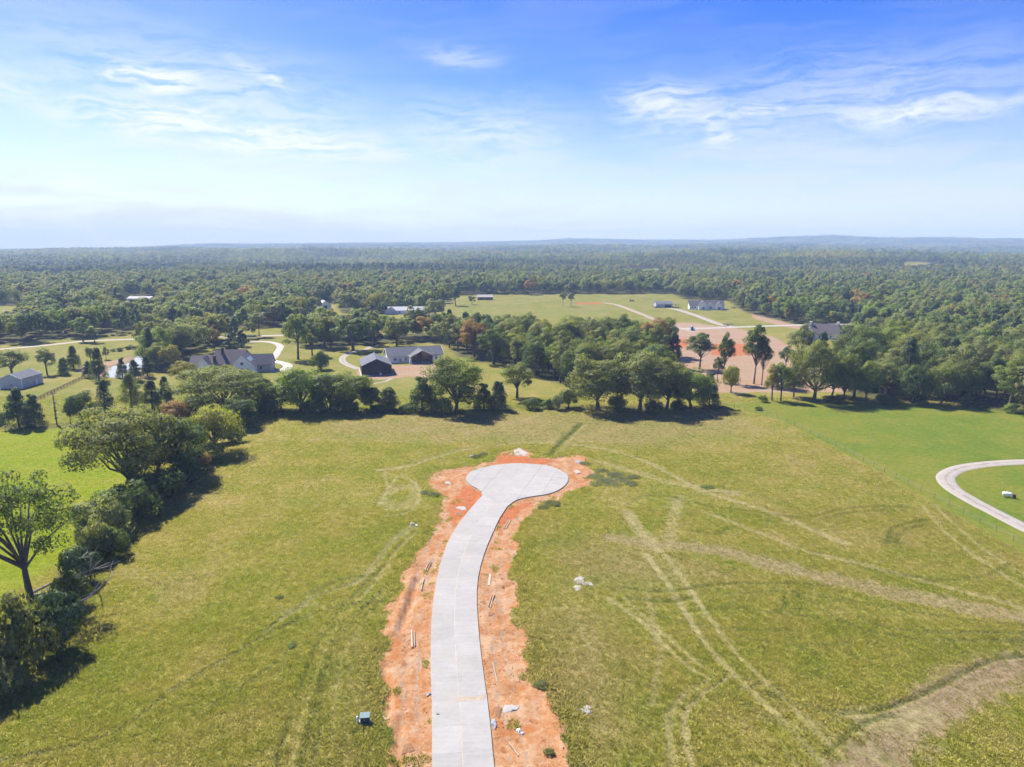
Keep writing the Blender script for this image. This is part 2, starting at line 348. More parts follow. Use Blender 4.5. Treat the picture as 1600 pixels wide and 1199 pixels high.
# vehicle tracks: points, half width m, straw, brown, rut depth, painted rut shade (grass taller there too)
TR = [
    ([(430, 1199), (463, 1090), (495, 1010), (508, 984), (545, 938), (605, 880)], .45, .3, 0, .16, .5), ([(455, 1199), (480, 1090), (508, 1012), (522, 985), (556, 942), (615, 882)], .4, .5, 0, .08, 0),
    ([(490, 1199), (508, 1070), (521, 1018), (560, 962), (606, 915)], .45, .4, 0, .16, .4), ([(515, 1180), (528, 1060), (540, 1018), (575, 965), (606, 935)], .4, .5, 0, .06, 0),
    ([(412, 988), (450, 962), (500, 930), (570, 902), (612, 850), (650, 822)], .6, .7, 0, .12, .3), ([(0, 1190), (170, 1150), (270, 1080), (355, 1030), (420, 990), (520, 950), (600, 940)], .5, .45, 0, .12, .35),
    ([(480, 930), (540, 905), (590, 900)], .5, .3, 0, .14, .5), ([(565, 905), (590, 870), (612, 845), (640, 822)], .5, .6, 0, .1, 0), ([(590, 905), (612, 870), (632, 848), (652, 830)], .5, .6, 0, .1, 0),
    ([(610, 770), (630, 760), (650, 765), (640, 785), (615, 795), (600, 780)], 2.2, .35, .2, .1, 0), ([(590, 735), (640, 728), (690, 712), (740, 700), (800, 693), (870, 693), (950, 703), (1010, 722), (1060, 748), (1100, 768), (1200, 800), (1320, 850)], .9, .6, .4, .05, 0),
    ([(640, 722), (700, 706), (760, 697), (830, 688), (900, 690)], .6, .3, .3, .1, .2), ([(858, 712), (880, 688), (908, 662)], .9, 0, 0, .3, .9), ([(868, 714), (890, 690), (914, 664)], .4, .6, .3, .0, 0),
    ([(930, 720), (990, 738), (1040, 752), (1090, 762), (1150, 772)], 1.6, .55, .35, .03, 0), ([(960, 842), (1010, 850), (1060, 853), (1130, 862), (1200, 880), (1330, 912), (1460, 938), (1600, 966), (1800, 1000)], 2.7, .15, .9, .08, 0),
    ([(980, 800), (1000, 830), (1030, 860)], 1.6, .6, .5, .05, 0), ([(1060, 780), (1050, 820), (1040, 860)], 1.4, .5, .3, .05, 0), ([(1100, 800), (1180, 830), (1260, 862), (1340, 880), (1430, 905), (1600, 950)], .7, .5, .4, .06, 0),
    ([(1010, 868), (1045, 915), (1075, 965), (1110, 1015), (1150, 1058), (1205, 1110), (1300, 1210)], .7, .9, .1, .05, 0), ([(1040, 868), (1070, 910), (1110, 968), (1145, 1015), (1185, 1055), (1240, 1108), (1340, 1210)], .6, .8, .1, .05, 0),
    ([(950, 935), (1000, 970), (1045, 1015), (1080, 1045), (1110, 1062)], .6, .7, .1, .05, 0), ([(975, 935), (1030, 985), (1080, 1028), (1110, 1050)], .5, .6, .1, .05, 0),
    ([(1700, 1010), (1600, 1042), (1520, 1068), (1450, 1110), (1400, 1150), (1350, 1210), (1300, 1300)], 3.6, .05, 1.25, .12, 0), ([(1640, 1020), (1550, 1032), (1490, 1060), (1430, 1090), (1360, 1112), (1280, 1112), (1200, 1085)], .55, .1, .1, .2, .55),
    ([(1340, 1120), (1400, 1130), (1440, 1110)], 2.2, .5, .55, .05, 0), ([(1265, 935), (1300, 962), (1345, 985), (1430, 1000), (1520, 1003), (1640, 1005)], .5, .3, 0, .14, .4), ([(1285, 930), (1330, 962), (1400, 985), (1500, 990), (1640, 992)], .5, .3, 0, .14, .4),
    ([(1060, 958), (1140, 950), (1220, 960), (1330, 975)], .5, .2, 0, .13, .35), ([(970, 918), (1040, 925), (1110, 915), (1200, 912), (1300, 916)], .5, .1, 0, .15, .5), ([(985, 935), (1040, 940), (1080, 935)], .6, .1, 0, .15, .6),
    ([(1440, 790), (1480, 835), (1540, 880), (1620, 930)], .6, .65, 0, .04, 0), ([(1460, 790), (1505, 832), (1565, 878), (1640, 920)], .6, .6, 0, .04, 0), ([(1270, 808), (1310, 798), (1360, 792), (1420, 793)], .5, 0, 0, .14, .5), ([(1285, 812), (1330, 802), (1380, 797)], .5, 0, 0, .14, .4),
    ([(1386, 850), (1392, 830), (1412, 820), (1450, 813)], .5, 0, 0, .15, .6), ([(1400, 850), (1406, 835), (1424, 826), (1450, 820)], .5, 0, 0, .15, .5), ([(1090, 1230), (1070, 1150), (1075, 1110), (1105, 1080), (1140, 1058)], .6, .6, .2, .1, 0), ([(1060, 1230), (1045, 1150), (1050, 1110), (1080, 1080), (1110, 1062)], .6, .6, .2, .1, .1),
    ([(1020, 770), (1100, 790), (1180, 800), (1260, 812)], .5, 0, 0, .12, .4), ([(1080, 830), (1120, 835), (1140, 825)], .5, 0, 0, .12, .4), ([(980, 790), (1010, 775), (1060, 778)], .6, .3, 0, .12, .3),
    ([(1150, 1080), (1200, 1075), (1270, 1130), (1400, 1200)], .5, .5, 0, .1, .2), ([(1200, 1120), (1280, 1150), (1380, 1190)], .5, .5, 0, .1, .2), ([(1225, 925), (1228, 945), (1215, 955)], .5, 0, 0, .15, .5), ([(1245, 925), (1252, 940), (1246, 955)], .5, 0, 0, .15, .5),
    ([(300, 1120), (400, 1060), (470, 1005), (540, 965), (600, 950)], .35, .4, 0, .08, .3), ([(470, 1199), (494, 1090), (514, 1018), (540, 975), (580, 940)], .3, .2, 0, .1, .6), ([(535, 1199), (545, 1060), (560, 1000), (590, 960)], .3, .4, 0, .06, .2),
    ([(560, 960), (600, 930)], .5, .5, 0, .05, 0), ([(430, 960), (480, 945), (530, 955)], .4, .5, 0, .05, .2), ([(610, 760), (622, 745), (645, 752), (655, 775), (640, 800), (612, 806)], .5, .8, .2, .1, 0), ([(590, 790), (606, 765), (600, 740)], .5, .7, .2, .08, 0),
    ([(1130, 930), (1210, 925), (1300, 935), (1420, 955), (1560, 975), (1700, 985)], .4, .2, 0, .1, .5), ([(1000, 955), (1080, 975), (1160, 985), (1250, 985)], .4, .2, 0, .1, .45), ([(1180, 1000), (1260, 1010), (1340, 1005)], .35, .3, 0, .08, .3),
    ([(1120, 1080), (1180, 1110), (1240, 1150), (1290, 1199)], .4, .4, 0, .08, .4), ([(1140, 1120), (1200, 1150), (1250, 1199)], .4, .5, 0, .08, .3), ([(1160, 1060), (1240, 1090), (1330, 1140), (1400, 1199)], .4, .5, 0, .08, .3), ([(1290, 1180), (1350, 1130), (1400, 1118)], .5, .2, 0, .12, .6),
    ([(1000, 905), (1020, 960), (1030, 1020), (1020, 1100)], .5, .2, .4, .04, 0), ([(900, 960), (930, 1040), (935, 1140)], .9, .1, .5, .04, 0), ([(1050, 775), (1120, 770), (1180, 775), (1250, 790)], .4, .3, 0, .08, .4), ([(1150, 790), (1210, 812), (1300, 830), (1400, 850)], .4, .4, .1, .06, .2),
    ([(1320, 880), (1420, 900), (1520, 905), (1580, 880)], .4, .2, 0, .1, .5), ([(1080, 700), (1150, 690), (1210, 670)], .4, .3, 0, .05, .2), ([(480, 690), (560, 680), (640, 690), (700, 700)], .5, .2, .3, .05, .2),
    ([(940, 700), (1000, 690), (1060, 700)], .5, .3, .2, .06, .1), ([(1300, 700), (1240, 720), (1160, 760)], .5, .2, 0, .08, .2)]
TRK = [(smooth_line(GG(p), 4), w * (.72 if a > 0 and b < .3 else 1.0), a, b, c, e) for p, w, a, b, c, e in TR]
DRYP = [GG([(815, 960), (880, 930), (960, 960), (990, 1060), (985, 1199), (900, 1260), (888, 1150), (840, 1060)]), GG([(240, 900), (330, 900), (300, 940), (240, 930)]), GG([(860, 840), (1000, 845), (1150, 900), (1060, 930), (880, 920)]),
        GG([(1000, 640), (1130, 640), (1200, 670), (1020, 700), (760, 690), (520, 680), (480, 660), (720, 645)]), GG([(560, 1040), (605, 1000), (600, 1199), (560, 1199)])]
TRENCH = [(GG([(652, 905), (645, 925), (634, 960), (625, 985)]), .8, -.55), (GG([(625, 1120), (623, 1199), (622, 1300)]), .6, -.35), (GG([(644, 903), (636, 925), (624, 960), (612, 990)]), .9, .35),
          (GG([(765, 926), (790, 918), (806, 912)]), .3, -.3), (GG([(880, 775), (905, 770), (918, 765)]), .5, -.35), (GG([(600, 1040), (606, 1080), (604, 1110)]), .9, -.4),
          (GG([(858, 1100), (872, 1130), (884, 1165), (890, 1199), (890, 1300)]), .9, .3), (GG([(782, 900), (770, 960), (768, 1010)]), .6, .12)]
SKYLINE = [(-600, 392), (0, 391), (200, 388), (400, 382), (500, 380), (700, 378), (850, 376), (890, 374), (1000, 376), (1150, 375), (1250, 373), (1310, 371), (1370, 374.5), (1500, 373), (1600, 374), (2200, 378)]
_saz = np.array([sky_at(*p)[0] for p in SKYLINE]); _sel = np.array([sky_at(*p)[1] for p in SKYLINE])
def far_height(X, Y):
    r = np.hypot(X, Y); az = np.arctan2(X, np.maximum(Y, 1.0))
    ridge = CAM_H + 7400 * np.tan(np.interp(az, _saz, _sel)) - 17
    h = np.maximum(ridge, 0) * (0.12 * sstep(r, 2200, 3600) + 0.25 * sstep(r, 3400, 5200) + 0.63 * sstep(r, 5000, 7400)) * (1 - 0.35 * sstep(r, 7500, 9500))
    roll = (fnoise(X, Y, 900, 3) - 0.47) * 80 * sstep(r, 1100, 2400) * (1 - 0.8 * sstep(r, 6500, 7600))
    return h + np.maximum(roll, -22)

def plan(X, Y):
    """what covers the ground at each spot, and its small relief"""
    n1 = fnoise(X, Y, 5.0, 3) - .5; n2 = fnoise(X + 91, Y, 1.6, 2) - .5
    w = n1 * 3.2 + n2 * 1.0; n0 = fnoise(X + 300, Y + 12, 9.0, 2)
    M = {}
    road = poly_sd(X, Y, ROAD_POLY, 40.)
    dirt = poly_sd(X, Y, DIRT_POLY, 40.)
    M['road'] = road; M['dsd'] = dirt
    M['dirt'] = sstep(dirt + w * 1.15, -1.1, 1.1)
    red = np.zeros_like(X)
    for P in RED_POLY: red = np.maximum(red, sstep(poly_sd(X, Y, P, 12.) + w * .7, -1.5, 1.2))
    M['red'] = red
    def area(L, soft, k=1.0, cut=20.):
        r = np.zeros_like(X)
        for P in L: r = np.maximum(r, sstep(poly_sd(X, Y, P, cut) + w * k, -soft, soft))
        return r
    M['lawn'] = area(LAWN, 1.2, .35); M['past'] = area(PASTURE, 3.0, 1.0); M['yard'] = area(YARD, 5.0, 2.0)
    M['pale'] = area(PALE, 2.0, 1.0)
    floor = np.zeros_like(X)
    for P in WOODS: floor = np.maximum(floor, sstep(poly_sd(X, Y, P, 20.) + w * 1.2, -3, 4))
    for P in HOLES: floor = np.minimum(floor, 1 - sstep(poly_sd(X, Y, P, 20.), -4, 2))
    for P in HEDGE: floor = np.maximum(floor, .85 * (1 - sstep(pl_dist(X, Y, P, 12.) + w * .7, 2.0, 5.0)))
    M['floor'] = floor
    straw = np.zeros_like(X); brown = np.zeros_like(X); rut_shade = np.zeros_like(X); z = np.zeros_like(X)
    for P, hw, a, b, c, e in TRK:
        d = pl_dist(X, Y, P, hw * 3 + 3) + n2 * hw * .9 + n1 * .5
        k = 1 - sstep(d, hw * .35, hw * 1.35 + .15)
        straw = np.maximum(straw, 1.15 * a * k * (.45 + 1.1 * n0)); brown = np.maximum(brown, b * k); rut_shade = np.maximum(rut_shade, e * k)
        z -= c * k * .8; z += c * .5 * np.exp(-((d - hw * 2.1) / (hw * .8 + .2)) ** 2)
    for P in DRYP: brown = np.maximum(brown, .5 * sstep(poly_sd(X, Y, P, 25.) + w * 2.5, -7, 9))
    M['straw'] = straw; M['brown'] = brown; M['rut_shade'] = rut_shade
    dd = (fnoise(X - 40, Y + 9, 2.6, 3) - .5) * .42 + (fnoise(X * 2.2, Y * .5, 2.0, 2) - .5) * .16
    z = z + (fnoise(X + 5, Y + 77, 2.4, 3) - .5) * .22
    zd = dd - .04
    rw = -road + n1 * 1.1
    for r0_ in (1.7, 3.5): e_ = np.exp(-((rw - r0_) / .38) ** 2) * M['dirt'] * (.4 + n0); zd = zd - .09 * e_; M['pale'] = np.maximum(M['pale'], .62 * e_)
    for P, hw, h in TRENCH:
        d = pl_dist(X, Y, P, 4.); zd = zd + h * (1 - sstep(d, hw * .4, hw))
    z = z * (1 - M['dirt']) + zd * M['dirt']
    calm = np.ones_like(X)
    for P, hw in ROAD_LINES.values(): calm = np.minimum(calm, sstep(pl_dist(X, Y, P, hw / 2 + 4), hw / 2 + .4, hw / 2 + 3))
    calm = np.minimum(calm, 1 - sstep(road, -1.0, -.15)); calm *= 1 - .75 * M['lawn']
    z = z * calm * (1 - sstep(Y, 300, 500)) - .03 * sstep(road, -.6, 0.)
    pond = poly_sd(X, Y, POND, 12.)
    z = z - .8 * sstep(pond, -1.0, 3.0)
    M['z'] = z + far_height(X, Y)
    M['wet'] = sstep(pond + w * .6, -4.5, -1)
    return M

# ------------------------------------------------------------------ ground: one sheet out to the horizon
def grass_colour(nt, pos, m):
    """colour of the herb layer from its cover masks (sockets)"""
    n1 = nt.noise(pos, .018, 3, .55); n2 = nt.noise(pos, .10, 4, .6); n3 = nt.noise(pos, .75, 4, .65); n4 = nt.noise(pos, 3.6, 3, .6)
    v = nt.math('ADD', nt.math('MULTIPLY', n2, .58), nt.math('MULTIPLY', n1, .34)); v = nt.math('ADD', v, nt.math('MULTIPLY', n3, .25))
    base = nt.ramp(v, [(.36, (.114, .138, .019)), (.50, (.154, .162, .025)), (.60, (.192, .175, .038)), (.74, (.250, .200, .072))])
    brk = nt.math('ADD', nt.rng(n3, .25, .75, -.42, .42), nt.rng(n4, .25, .75, -.26, .26))
    def cut(s, lo=.30, hi=.70): return nt.smooth(nt.math('ADD', s, brk), lo, hi)
    def soft(s, k=.75): return nt.math('MULTIPLY', s, nt.math('ADD', nt.math('MULTIPLY', brk, .7), k), clamp=True)
    c = nt.mix(soft(m['brown']), base, nt.ramp(n3, [(.3, (.165, .120, .066)), (.7, (.235, .180, .105))]))
    c = nt.mix(soft(m['straw'], .8), c, nt.ramp(n3, [(.3, (.210, .185, .075)), (.7, (.275, .240, .112))]))
    c = nt.mix(soft(m['rut_shade'], 1.0), c, (.062, .084, .018, 1))  # greener grass, darkened to paint in the shade of ruts and bent blades
    yard = nt.ramp(v, [(.42, (.108, .136, .016)), (.56, (.155, .162, .026)), (.70, (.220, .185, .060))])
    c = nt.mix(soft(m['yard'], .9), c, yard)
    lawn = nt.ramp(v, [(.40, (.080, .126, .012)), (.53, (.106, .145, .014)), (.66, (.150, .156, .022))])
    c = nt.mix(cut(m['lawn'], .42, .58), c, lawn)
    past = nt.ramp(v, [(.40, (.128, .178, .006)), (.56, (.160, .198, .008)), (.72, (.200, .195, .026))])
    c = nt.mix(cut(m['past'], .35, .65), c, past)
    k = nt.math('MULTIPLY', nt.rng(n4, .25, .75, .74, 1.22), nt.rng(n3, .25, .75, .78, 1.17))
    c = nt.mix(1.0, c, nt.node('ShaderNodeCombineColor', {0: k, 1: k, 2: k}).outputs[0], 'MULTIPLY')
    return c, n2, n3, n4, cut, soft
MASKS = (('cover_a', ('dirt', 'red', 'straw', 'lawn')), ('cover_b', ('brown', 'floor', 'pale', 'rut_shade')), ('cover_c', ('past', 'yard', 'wet', None)))
def mask_sockets(nt, kind='GEOMETRY'):
    m = {}
    for an, ch in MASKS:
        a = nt.node('ShaderNodeAttribute', attribute_name=an, attribute_type=kind)
        s = nt.node('ShaderNodeSeparateColor', {0: a.outputs['Color']})
        for i, c in enumerate(ch):
            if c: m[c] = s.outputs[i] if i < 3 else a.outputs['Alpha']
    return m
def ground_material():
    m, nt, out = new_mat('ground_cover'); pos = nt.node('ShaderNodeNewGeometry').outputs['Position']; k = mask_sockets(nt)
    c, n2, n3, n4, cut, soft = grass_colour(nt, pos, k)
    n5 = nt.noise(pos, 1.1, 5, .72, .8); n6 = nt.noise(nt.scl(pos, (.8, .5, 1)), .42, 5, .72, .3)
    soil = nt.ramp(n5, [(.30, (.190, .078, .026)), (.42, (.300, .140, .056)), (.54, (.345, .185, .088)), (.70, (.410, .265, .155))])
    soil = nt.mix(nt.math('MULTIPLY', nt.smooth(n6, .47, .62), .7), soil, (.385, .268, .168, 1))
    soil = nt.mix(nt.smooth(nt.noise(pos, .22, 3, .6), .52, .70), soil, (.320, .128, .044, 1))
    gr = nt.rng(nt.noise(pos, 7.0, 3, .7), .25, .75, .80, 1.16); soil = nt.mix(1.0, soil, nt.node('ShaderNodeCombineColor', {0: gr, 1: gr, 2: gr}).outputs[0], 'MULTIPLY')
    c = nt.mix(cut(k['dirt'], .34, .62), c, soil)
    redc = nt.ramp(n5, [(.3, (.27, .072, .022)), (.6, (.36, .115, .040)), (.8, (.40, .17, .075))])
    pale = nt.ramp(n5, [(.3, (.20, .135, .085)), (.5, (.275, .195, .13)), (.72, (.36, .275, .20))])
    pale = nt.mix(nt.math('MULTIPLY', nt.smooth(nt.noise(nt.scl(pos, (.6, 1.4, 1)), .07, 4, .65), .45, .62), .7), pale, (.275, .165, .095, 1))
    c = nt.mix(cut(k['pale'], .38, .62), c, pale)
    c = nt.mix(nt.math('MULTIPLY', cut(k['red'], .30, .95), .85), c, redc)
    c = nt.mix(nt.math('MULTIPLY', k['wet'], .7), c, (.17, .125, .08, 1))
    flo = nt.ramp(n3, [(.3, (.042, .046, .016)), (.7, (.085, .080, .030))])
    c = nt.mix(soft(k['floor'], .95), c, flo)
    h = nt.math('ADD', nt.math('MULTIPLY', n3, .55), nt.math('MULTIPLY', n4, .45))
    calm = nt.math('SUBTRACT', 1.0, nt.math('MULTIPLY', k['lawn'], .65))
    b = nt.node('ShaderNodeBump', {'Height': h, 'Strength': nt.math('MULTIPLY', calm, .5), 'Distance': .4})
    nt.l.new(nt.node('ShaderNodeBsdfPrincipled', {'Base Color': c, 'Roughness': .95, 'Specular IOR Level': .08, 'Normal': b.outputs[0]}).outputs[0], out.inputs[0]); return m
def set_masks(me, M, domain='POINT'):
    n = len(M['dirt'])
    for an, ch in MASKS:
        A = np.zeros((n, 4), np.float32)
        for i, c in enumerate(ch):
            if c: A[:, i] = M[c]
        a = me.attributes.new(an, 'FLOAT_COLOR', domain); a.data.foreach_set('color', A.ravel())
def build_ground():
    ys = [-80., -60., -40., -20., 0., 20., 35.]; y = 46.
    while y < 265: ys.append(y); y += .46 if y < 130 else .46 * (y / 130) ** 1.15
    while y < 9800: ys.append(y); y += max(1.05, .0115 * y)
    ys = np.array(ys); ui = np.linspace(-.82, .82, 470); uo = np.linspace(.82, 1.7, 34)[1:]
    us = np.r_[-uo[::-1], ui, uo]
    Y, U = np.meshgrid(ys, us, indexing='ij'); X = U * (np.maximum(Y, 0) + 60)
    X = X.ravel(); Y = Y.ravel(); M = plan(X, Y)
    nr, nc = len(ys), len(us); i = np.arange(nr * nc).reshape(nr, nc)
    Q = np.stack([i[:-1, :-1], i[:-1, 1:], i[1:, 1:], i[1:, :-1]], -1).reshape(-1, 4)
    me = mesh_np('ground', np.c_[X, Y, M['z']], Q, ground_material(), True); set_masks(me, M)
    return link('ground', me, kind='structure')
build_ground()

def instancer(name, pts, protos, idx, scale, rotz, mat=None, masks=None, tilt=0.0):
    """one mass of repeats: a point cloud carrying copies of a few shapes"""
    me = bpy.data.meshes.new(name); me.vertices.add(len(pts)); me.vertices.foreach_set('co', np.asarray(pts, np.float32).ravel()); me.update()
    a = me.attributes.new('pick', 'INT', 'POINT'); a.data.foreach_set('value', np.asarray(idx, np.int32))
    a = me.attributes.new('size', 'FLOAT_VECTOR', 'POINT'); a.data.foreach_set('vector', np.asarray(scale, np.float32).ravel())
    rot = np.zeros((len(pts), 3), np.float32); rot[:, 2] = rotz
    if tilt: rot[:, :2] = (rs.rand(len(pts), 2) - .5) * tilt
    a = me.attributes.new('turn', 'FLOAT_VECTOR', 'POINT'); a.data.foreach_set('vector', rot.ravel())
    if masks is not None: set_masks(me, masks)
    coll = bpy.data.collections.new(name + '_shapes')
    for k, pm in enumerate(protos):
        po = bpy.data.objects.new('%s_shape_%02d' % (name, k), pm); coll.objects.link(po)
    g = bpy.data.node_groups.new(name + '_scatter', 'GeometryNodeTree')
    g.interface.new_socket('Geometry', in_out='INPUT', socket_type='NodeSocketGeometry'); g.interface.new_socket('Geometry', in_out='OUTPUT', socket_type='NodeSocketGeometry')
    N = g.nodes; L = g.links; gi = N.new('NodeGroupInput'); go = N.new('NodeGroupOutput')
    ci = N.new('GeometryNodeCollectionInfo'); ci.inputs['Collection'].default_value = coll; ci.inputs['Separate Children'].default_value = True; ci.inputs['Reset Children'].default_value = True
    ip = N.new('GeometryNodeInstanceOnPoints'); ip.inputs['Pick Instance'].default_value = True
    def attr(nm, dt):
        n = N.new('GeometryNodeInputNamedAttribute'); n.data_type = dt; n.inputs['Name'].default_value = nm; return n.outputs['Attribute']
    L.new(gi.outputs[0], ip.inputs['Points']); L.new(ci.outputs[0], ip.inputs['Instance']); L.new(attr('pick', 'INT'), ip.inputs['Instance Index'])
    L.new(attr('size', 'FLOAT_VECTOR'), ip.inputs['Scale'])
    e2r = N.new('FunctionNodeEulerToRotation'); L.new(attr('turn', 'FLOAT_VECTOR'), e2r.inputs[0]); L.new(e2r.outputs[0], ip.inputs['Rotation'])
    L.new(ip.outputs[0], go.inputs[0])
    o = link(name, me, kind='stuff'); md = o.modifiers.new('scatter', 'NODES'); md.node_group = g
    return o

# ------------------------------------------------------------------ cul-de-sac road of cast concrete slabs
def concrete(name, col, streak=1.0):
    m, nt, out = new_mat(name); pos = nt.node('ShaderNodeNewGeometry').outputs['Position']; info = nt.node('ShaderNodeObjectInfo')
    n = nt.noise(pos, .35, 5, .6); n2 = nt.noise(pos, 2.2, 5, .65); n3 = nt.noise(nt.scl(pos, (.25, 1.6, 1)), 1.2, 4, .6)
    k = nt.math('ADD', nt.rng(n, .3, .7, .92, 1.05), nt.rng(n2, .3, .7, -.05, .05)); k = nt.math('ADD', k, nt.rng(n3, .3, .7, -.05 * streak, .05 * streak))
    k = nt.math('ADD', k, nt.rng(info.outputs['Random'], 0, 1, -.06, .06))
    c = nt.mix(1.0, (*col, 1), nt.node('ShaderNodeCombineColor', {0: k, 1: k, 2: k}).outputs[0], 'MULTIPLY')
    st = nt.smooth(nt.noise(pos, .16, 4, .65), .55, .75); c = nt.mix(nt.math('MULTIPLY', st, .55), c, (.34, .30, .245, 1))
    b = nt.node('ShaderNodeBump', {'Height': n2, 'Strength': .25, 'Distance': .02})
    nt.l.new(nt.node('ShaderNodeBsdfPrincipled', {'Base Color': c, 'Roughness': .85, 'Specular IOR Level': .2, 'Normal': b.outputs[0]}).outputs[0], out.inputs[0]); return m
CONC = concrete('cast_concrete', (.308, .300, .280)); SEAL = simple('joint_sealant', (.38, .335, .26), .9, .15, .5)
ZR = .17
def clip_poly(P, a, b):
    """keep the side to the left of a->b"""
    out = []; n = len(P); d = (b[0] - a[0], b[1] - a[1])
    def sd(p): return d[0] * (p[1] - a[1]) - d[1] * (p[0] - a[0])
    for i in range(n):
        p, q = P[i], P[(i + 1) % n]; s, t = sd(p), sd(q)
        if s >= 0: out.append(p)
        if (s >= 0) != (t >= 0): k = s / (s - t); out.append((p[0] + k * (q[0] - p[0]), p[1] + k * (q[1] - p[1])))
    return out
def area2(P): return sum(P[i][0] * P[(i + 1) % len(P)][1] - P[(i + 1) % len(P)][0] * P[i][1] for i in range(len(P))) / 2
def build_road():
    root = empty('concrete_road', (0, 0, 0)); root['kind'] = 'structure'
    # centre line first, then the joints drawn square to it out to both edges
    a = resample(rl, np.hypot(*np.diff(rl, axis=0).T).sum() / 200)[:201]; b = resample(rr, np.hypot(*np.diff(rr, axis=0).T).sum() / 200)[:201]
    cl = resample((a + b) / 2, 4.6); n = len(cl) - 1; ld, rd = resample(rl, .15), resample(rr, .15); L = []; Rr = []
    for i, c in enumerate(cl):
        if i == n: L.append(rl[-1]); Rr.append(rr[-1]); continue
        if i == 0: L.append(rl[0]); Rr.append(rr[0]); continue
        L.append(ld[np.argmin(((ld - c) ** 2).sum(1))]); Rr.append(rd[np.argmin(((rd - c) ** 2).sum(1))])
    L = np.array(L); Rr = np.array(Rr); C = (L + Rr) / 2; g = .012; seal = MB(); fill = MB()
    for i in range(n):
        t = (C[i + 1] - C[i]); t /= np.linalg.norm(t)
        for A, B, s in ((L, C, -1), (C, Rr, 1)):
            u = (B[i] - A[i]); u /= np.linalg.norm(u)
            gi = g if s < 0 else g
            q = [A[i] + t * g, B[i] + t * g, B[i + 1] - t * g, A[i + 1] - t * g]
            if s < 0: q[1] = q[1] - u * .05; q[2] = q[2] - u * .05
            else: q[0] = q[0] + u * .05; q[3] = q[3] + u * .05
            cen = sum(q) / 4
            MB().prism([p - cen for p in q], -.12, ZR).build('concrete_slab', CONC, root, loc=(cen[0], cen[1], 0))
    # turning circle, cut on the grid of its joints
    mouth = [tuple(rr[-1]), *[tuple(p) for p in bulb[1:-1]], tuple(rl[-1])]
    if area2(mouth) < 0: mouth = mouth[::-1]
    e = C[-1] - C[-2]; e /= np.linalg.norm(e); f = np.array((e[1], -e[0])); o = (rl[-1] + rr[-1]) / 2
    cells = [-18.4, -9.2, -4.6, 0, 4.6, 9.2, 13.8, 23]; rows = [-9, 0, 4.7, 9.4, 14.1, 18.8, 23.5, 30, 40]
    for a, b in zip(cells[:-1], cells[1:]):
        for c, d in zip(rows[:-1], rows[1:]):
            q = [o + f * (a + .02) + e * (c + .012), o + f * (b - .02) + e * (c + .012), o + f * (b - .02) + e * (d - .012), o + f * (a + .02) + e * (d - .012)]
            q = [tuple(p) for p in q]
            if area2(q) < 0: q = q[::-1]
            P = mouth
            for k in range(4):
                P = clip_poly(P, q[k], q[(k + 1) % 4])
                if len(P) < 3: break
            if len(P) < 3 or abs(area2(P)) < .6: continue
            P = [p for j, p in enumerate(P) if math.dist(p, P[j - 1]) > .02]
            cen = np.mean(P, axis=0)
            MB().prism([(p[0] - cen[0], p[1] - cen[1]) for p in P], -.12, ZR).build('concrete_slab', CONC, root, loc=(cen[0], cen[1], 0))
    for i in range(1, n):   # flush filler in the cross joints
        t = (C[i + 1] - C[i]); t = t / np.linalg.norm(t) * .011
        fill.prism([L[i] - t, Rr[i] - t, Rr[i] + t, L[i] + t], -.1, ZR - .005)
    j = int(np.argmin([abs(c[1] - G(720, 1113)[1]) for c in C])); t = (C[j + 1] - C[j]); t = t / np.linalg.norm(t)
    sm = MB(); q = [C[j] * .9 + L[j] * .1 - t * .45, Rr[j] * .96 + C[j] * .04 - t * .6, Rr[j] * .97 + C[j] * .03 + t * .5, C[j] * .95 + L[j] * .05 + t * .35]
    sm.prism(q, ZR - .02, ZR + .004); sm.build('mortar_smear', simple('dried_mortar', (.33, .28, .215), .95, .2, 1.2, bump=.3), root)
    fill.build('cross_joint', simple('joint_filler', (.225, .21, .185), .9, .1, .5), root)
    for i in range(n):   # sealant in the long joint
        t = (C[i + 1] - C[i]); u = np.array((t[1], -t[0])) / np.linalg.norm(t) * .05
        seal.prism([C[i] - u, C[i] + u, C[i + 1] + u, C[i + 1] - u], -.1, ZR - .006)
    seal.prism([o - f * .03, o + f * .03, o + f * .03 + e * 26, o - f * .03 + e * 26], -.1, ZR - .006)
    seal.build('joint_seal', SEAL, root)
    # subgrade under the slabs keeps the open joints dark
    return C
ROAD_C = build_road()

CONC2 = concrete('driveway_concrete', (.39, .37, .335), .4); ASPH = simple('worn_pavement', (.33, .305, .27), .9, .12, .3)
def ribbon(name, mat, z=.05, steps=2.0):
    P, w = ROAD_LINES[name]; P = resample(P, steps); t = np.gradient(P, axis=0); t /= np.hypot(t[:, 0], t[:, 1])[:, None]; nrm = np.c_[-t[:, 1], t[:, 0]]
    jit = (fnoise(P[:, 0], P[:, 1], 6, 2) - .5)[:, None] * .5; rows = []
    for k in (-.5, -.46, -.25, 0, .25, .46, .5):
        q = P + nrm * (w + jit) * k; rows.append(np.c_[q, np.full(len(q), (-.05 if abs(k) == .5 else z + (.04 if abs(k) < .3 else 0)))])
    V = np.stack(rows, 1).reshape(-1, 3); n, m = len(P), 7; i = np.arange(n * m).reshape(n, m)
    Q = np.stack([i[:-1, :-1], i[1:, :-1], i[1:, 1:], i[:-1, 1:]], -1).reshape(-1, 4)
    me = mesh_np(name, V, Q, mat, True); a = me.attributes.new('lane', 'FLOAT', 'POINT'); a.data.foreach_set('value', np.tile(np.array((.5, .46, .25, 0, .25, .46, .5), np.float32), n))
    return link(name, me, kind='structure')
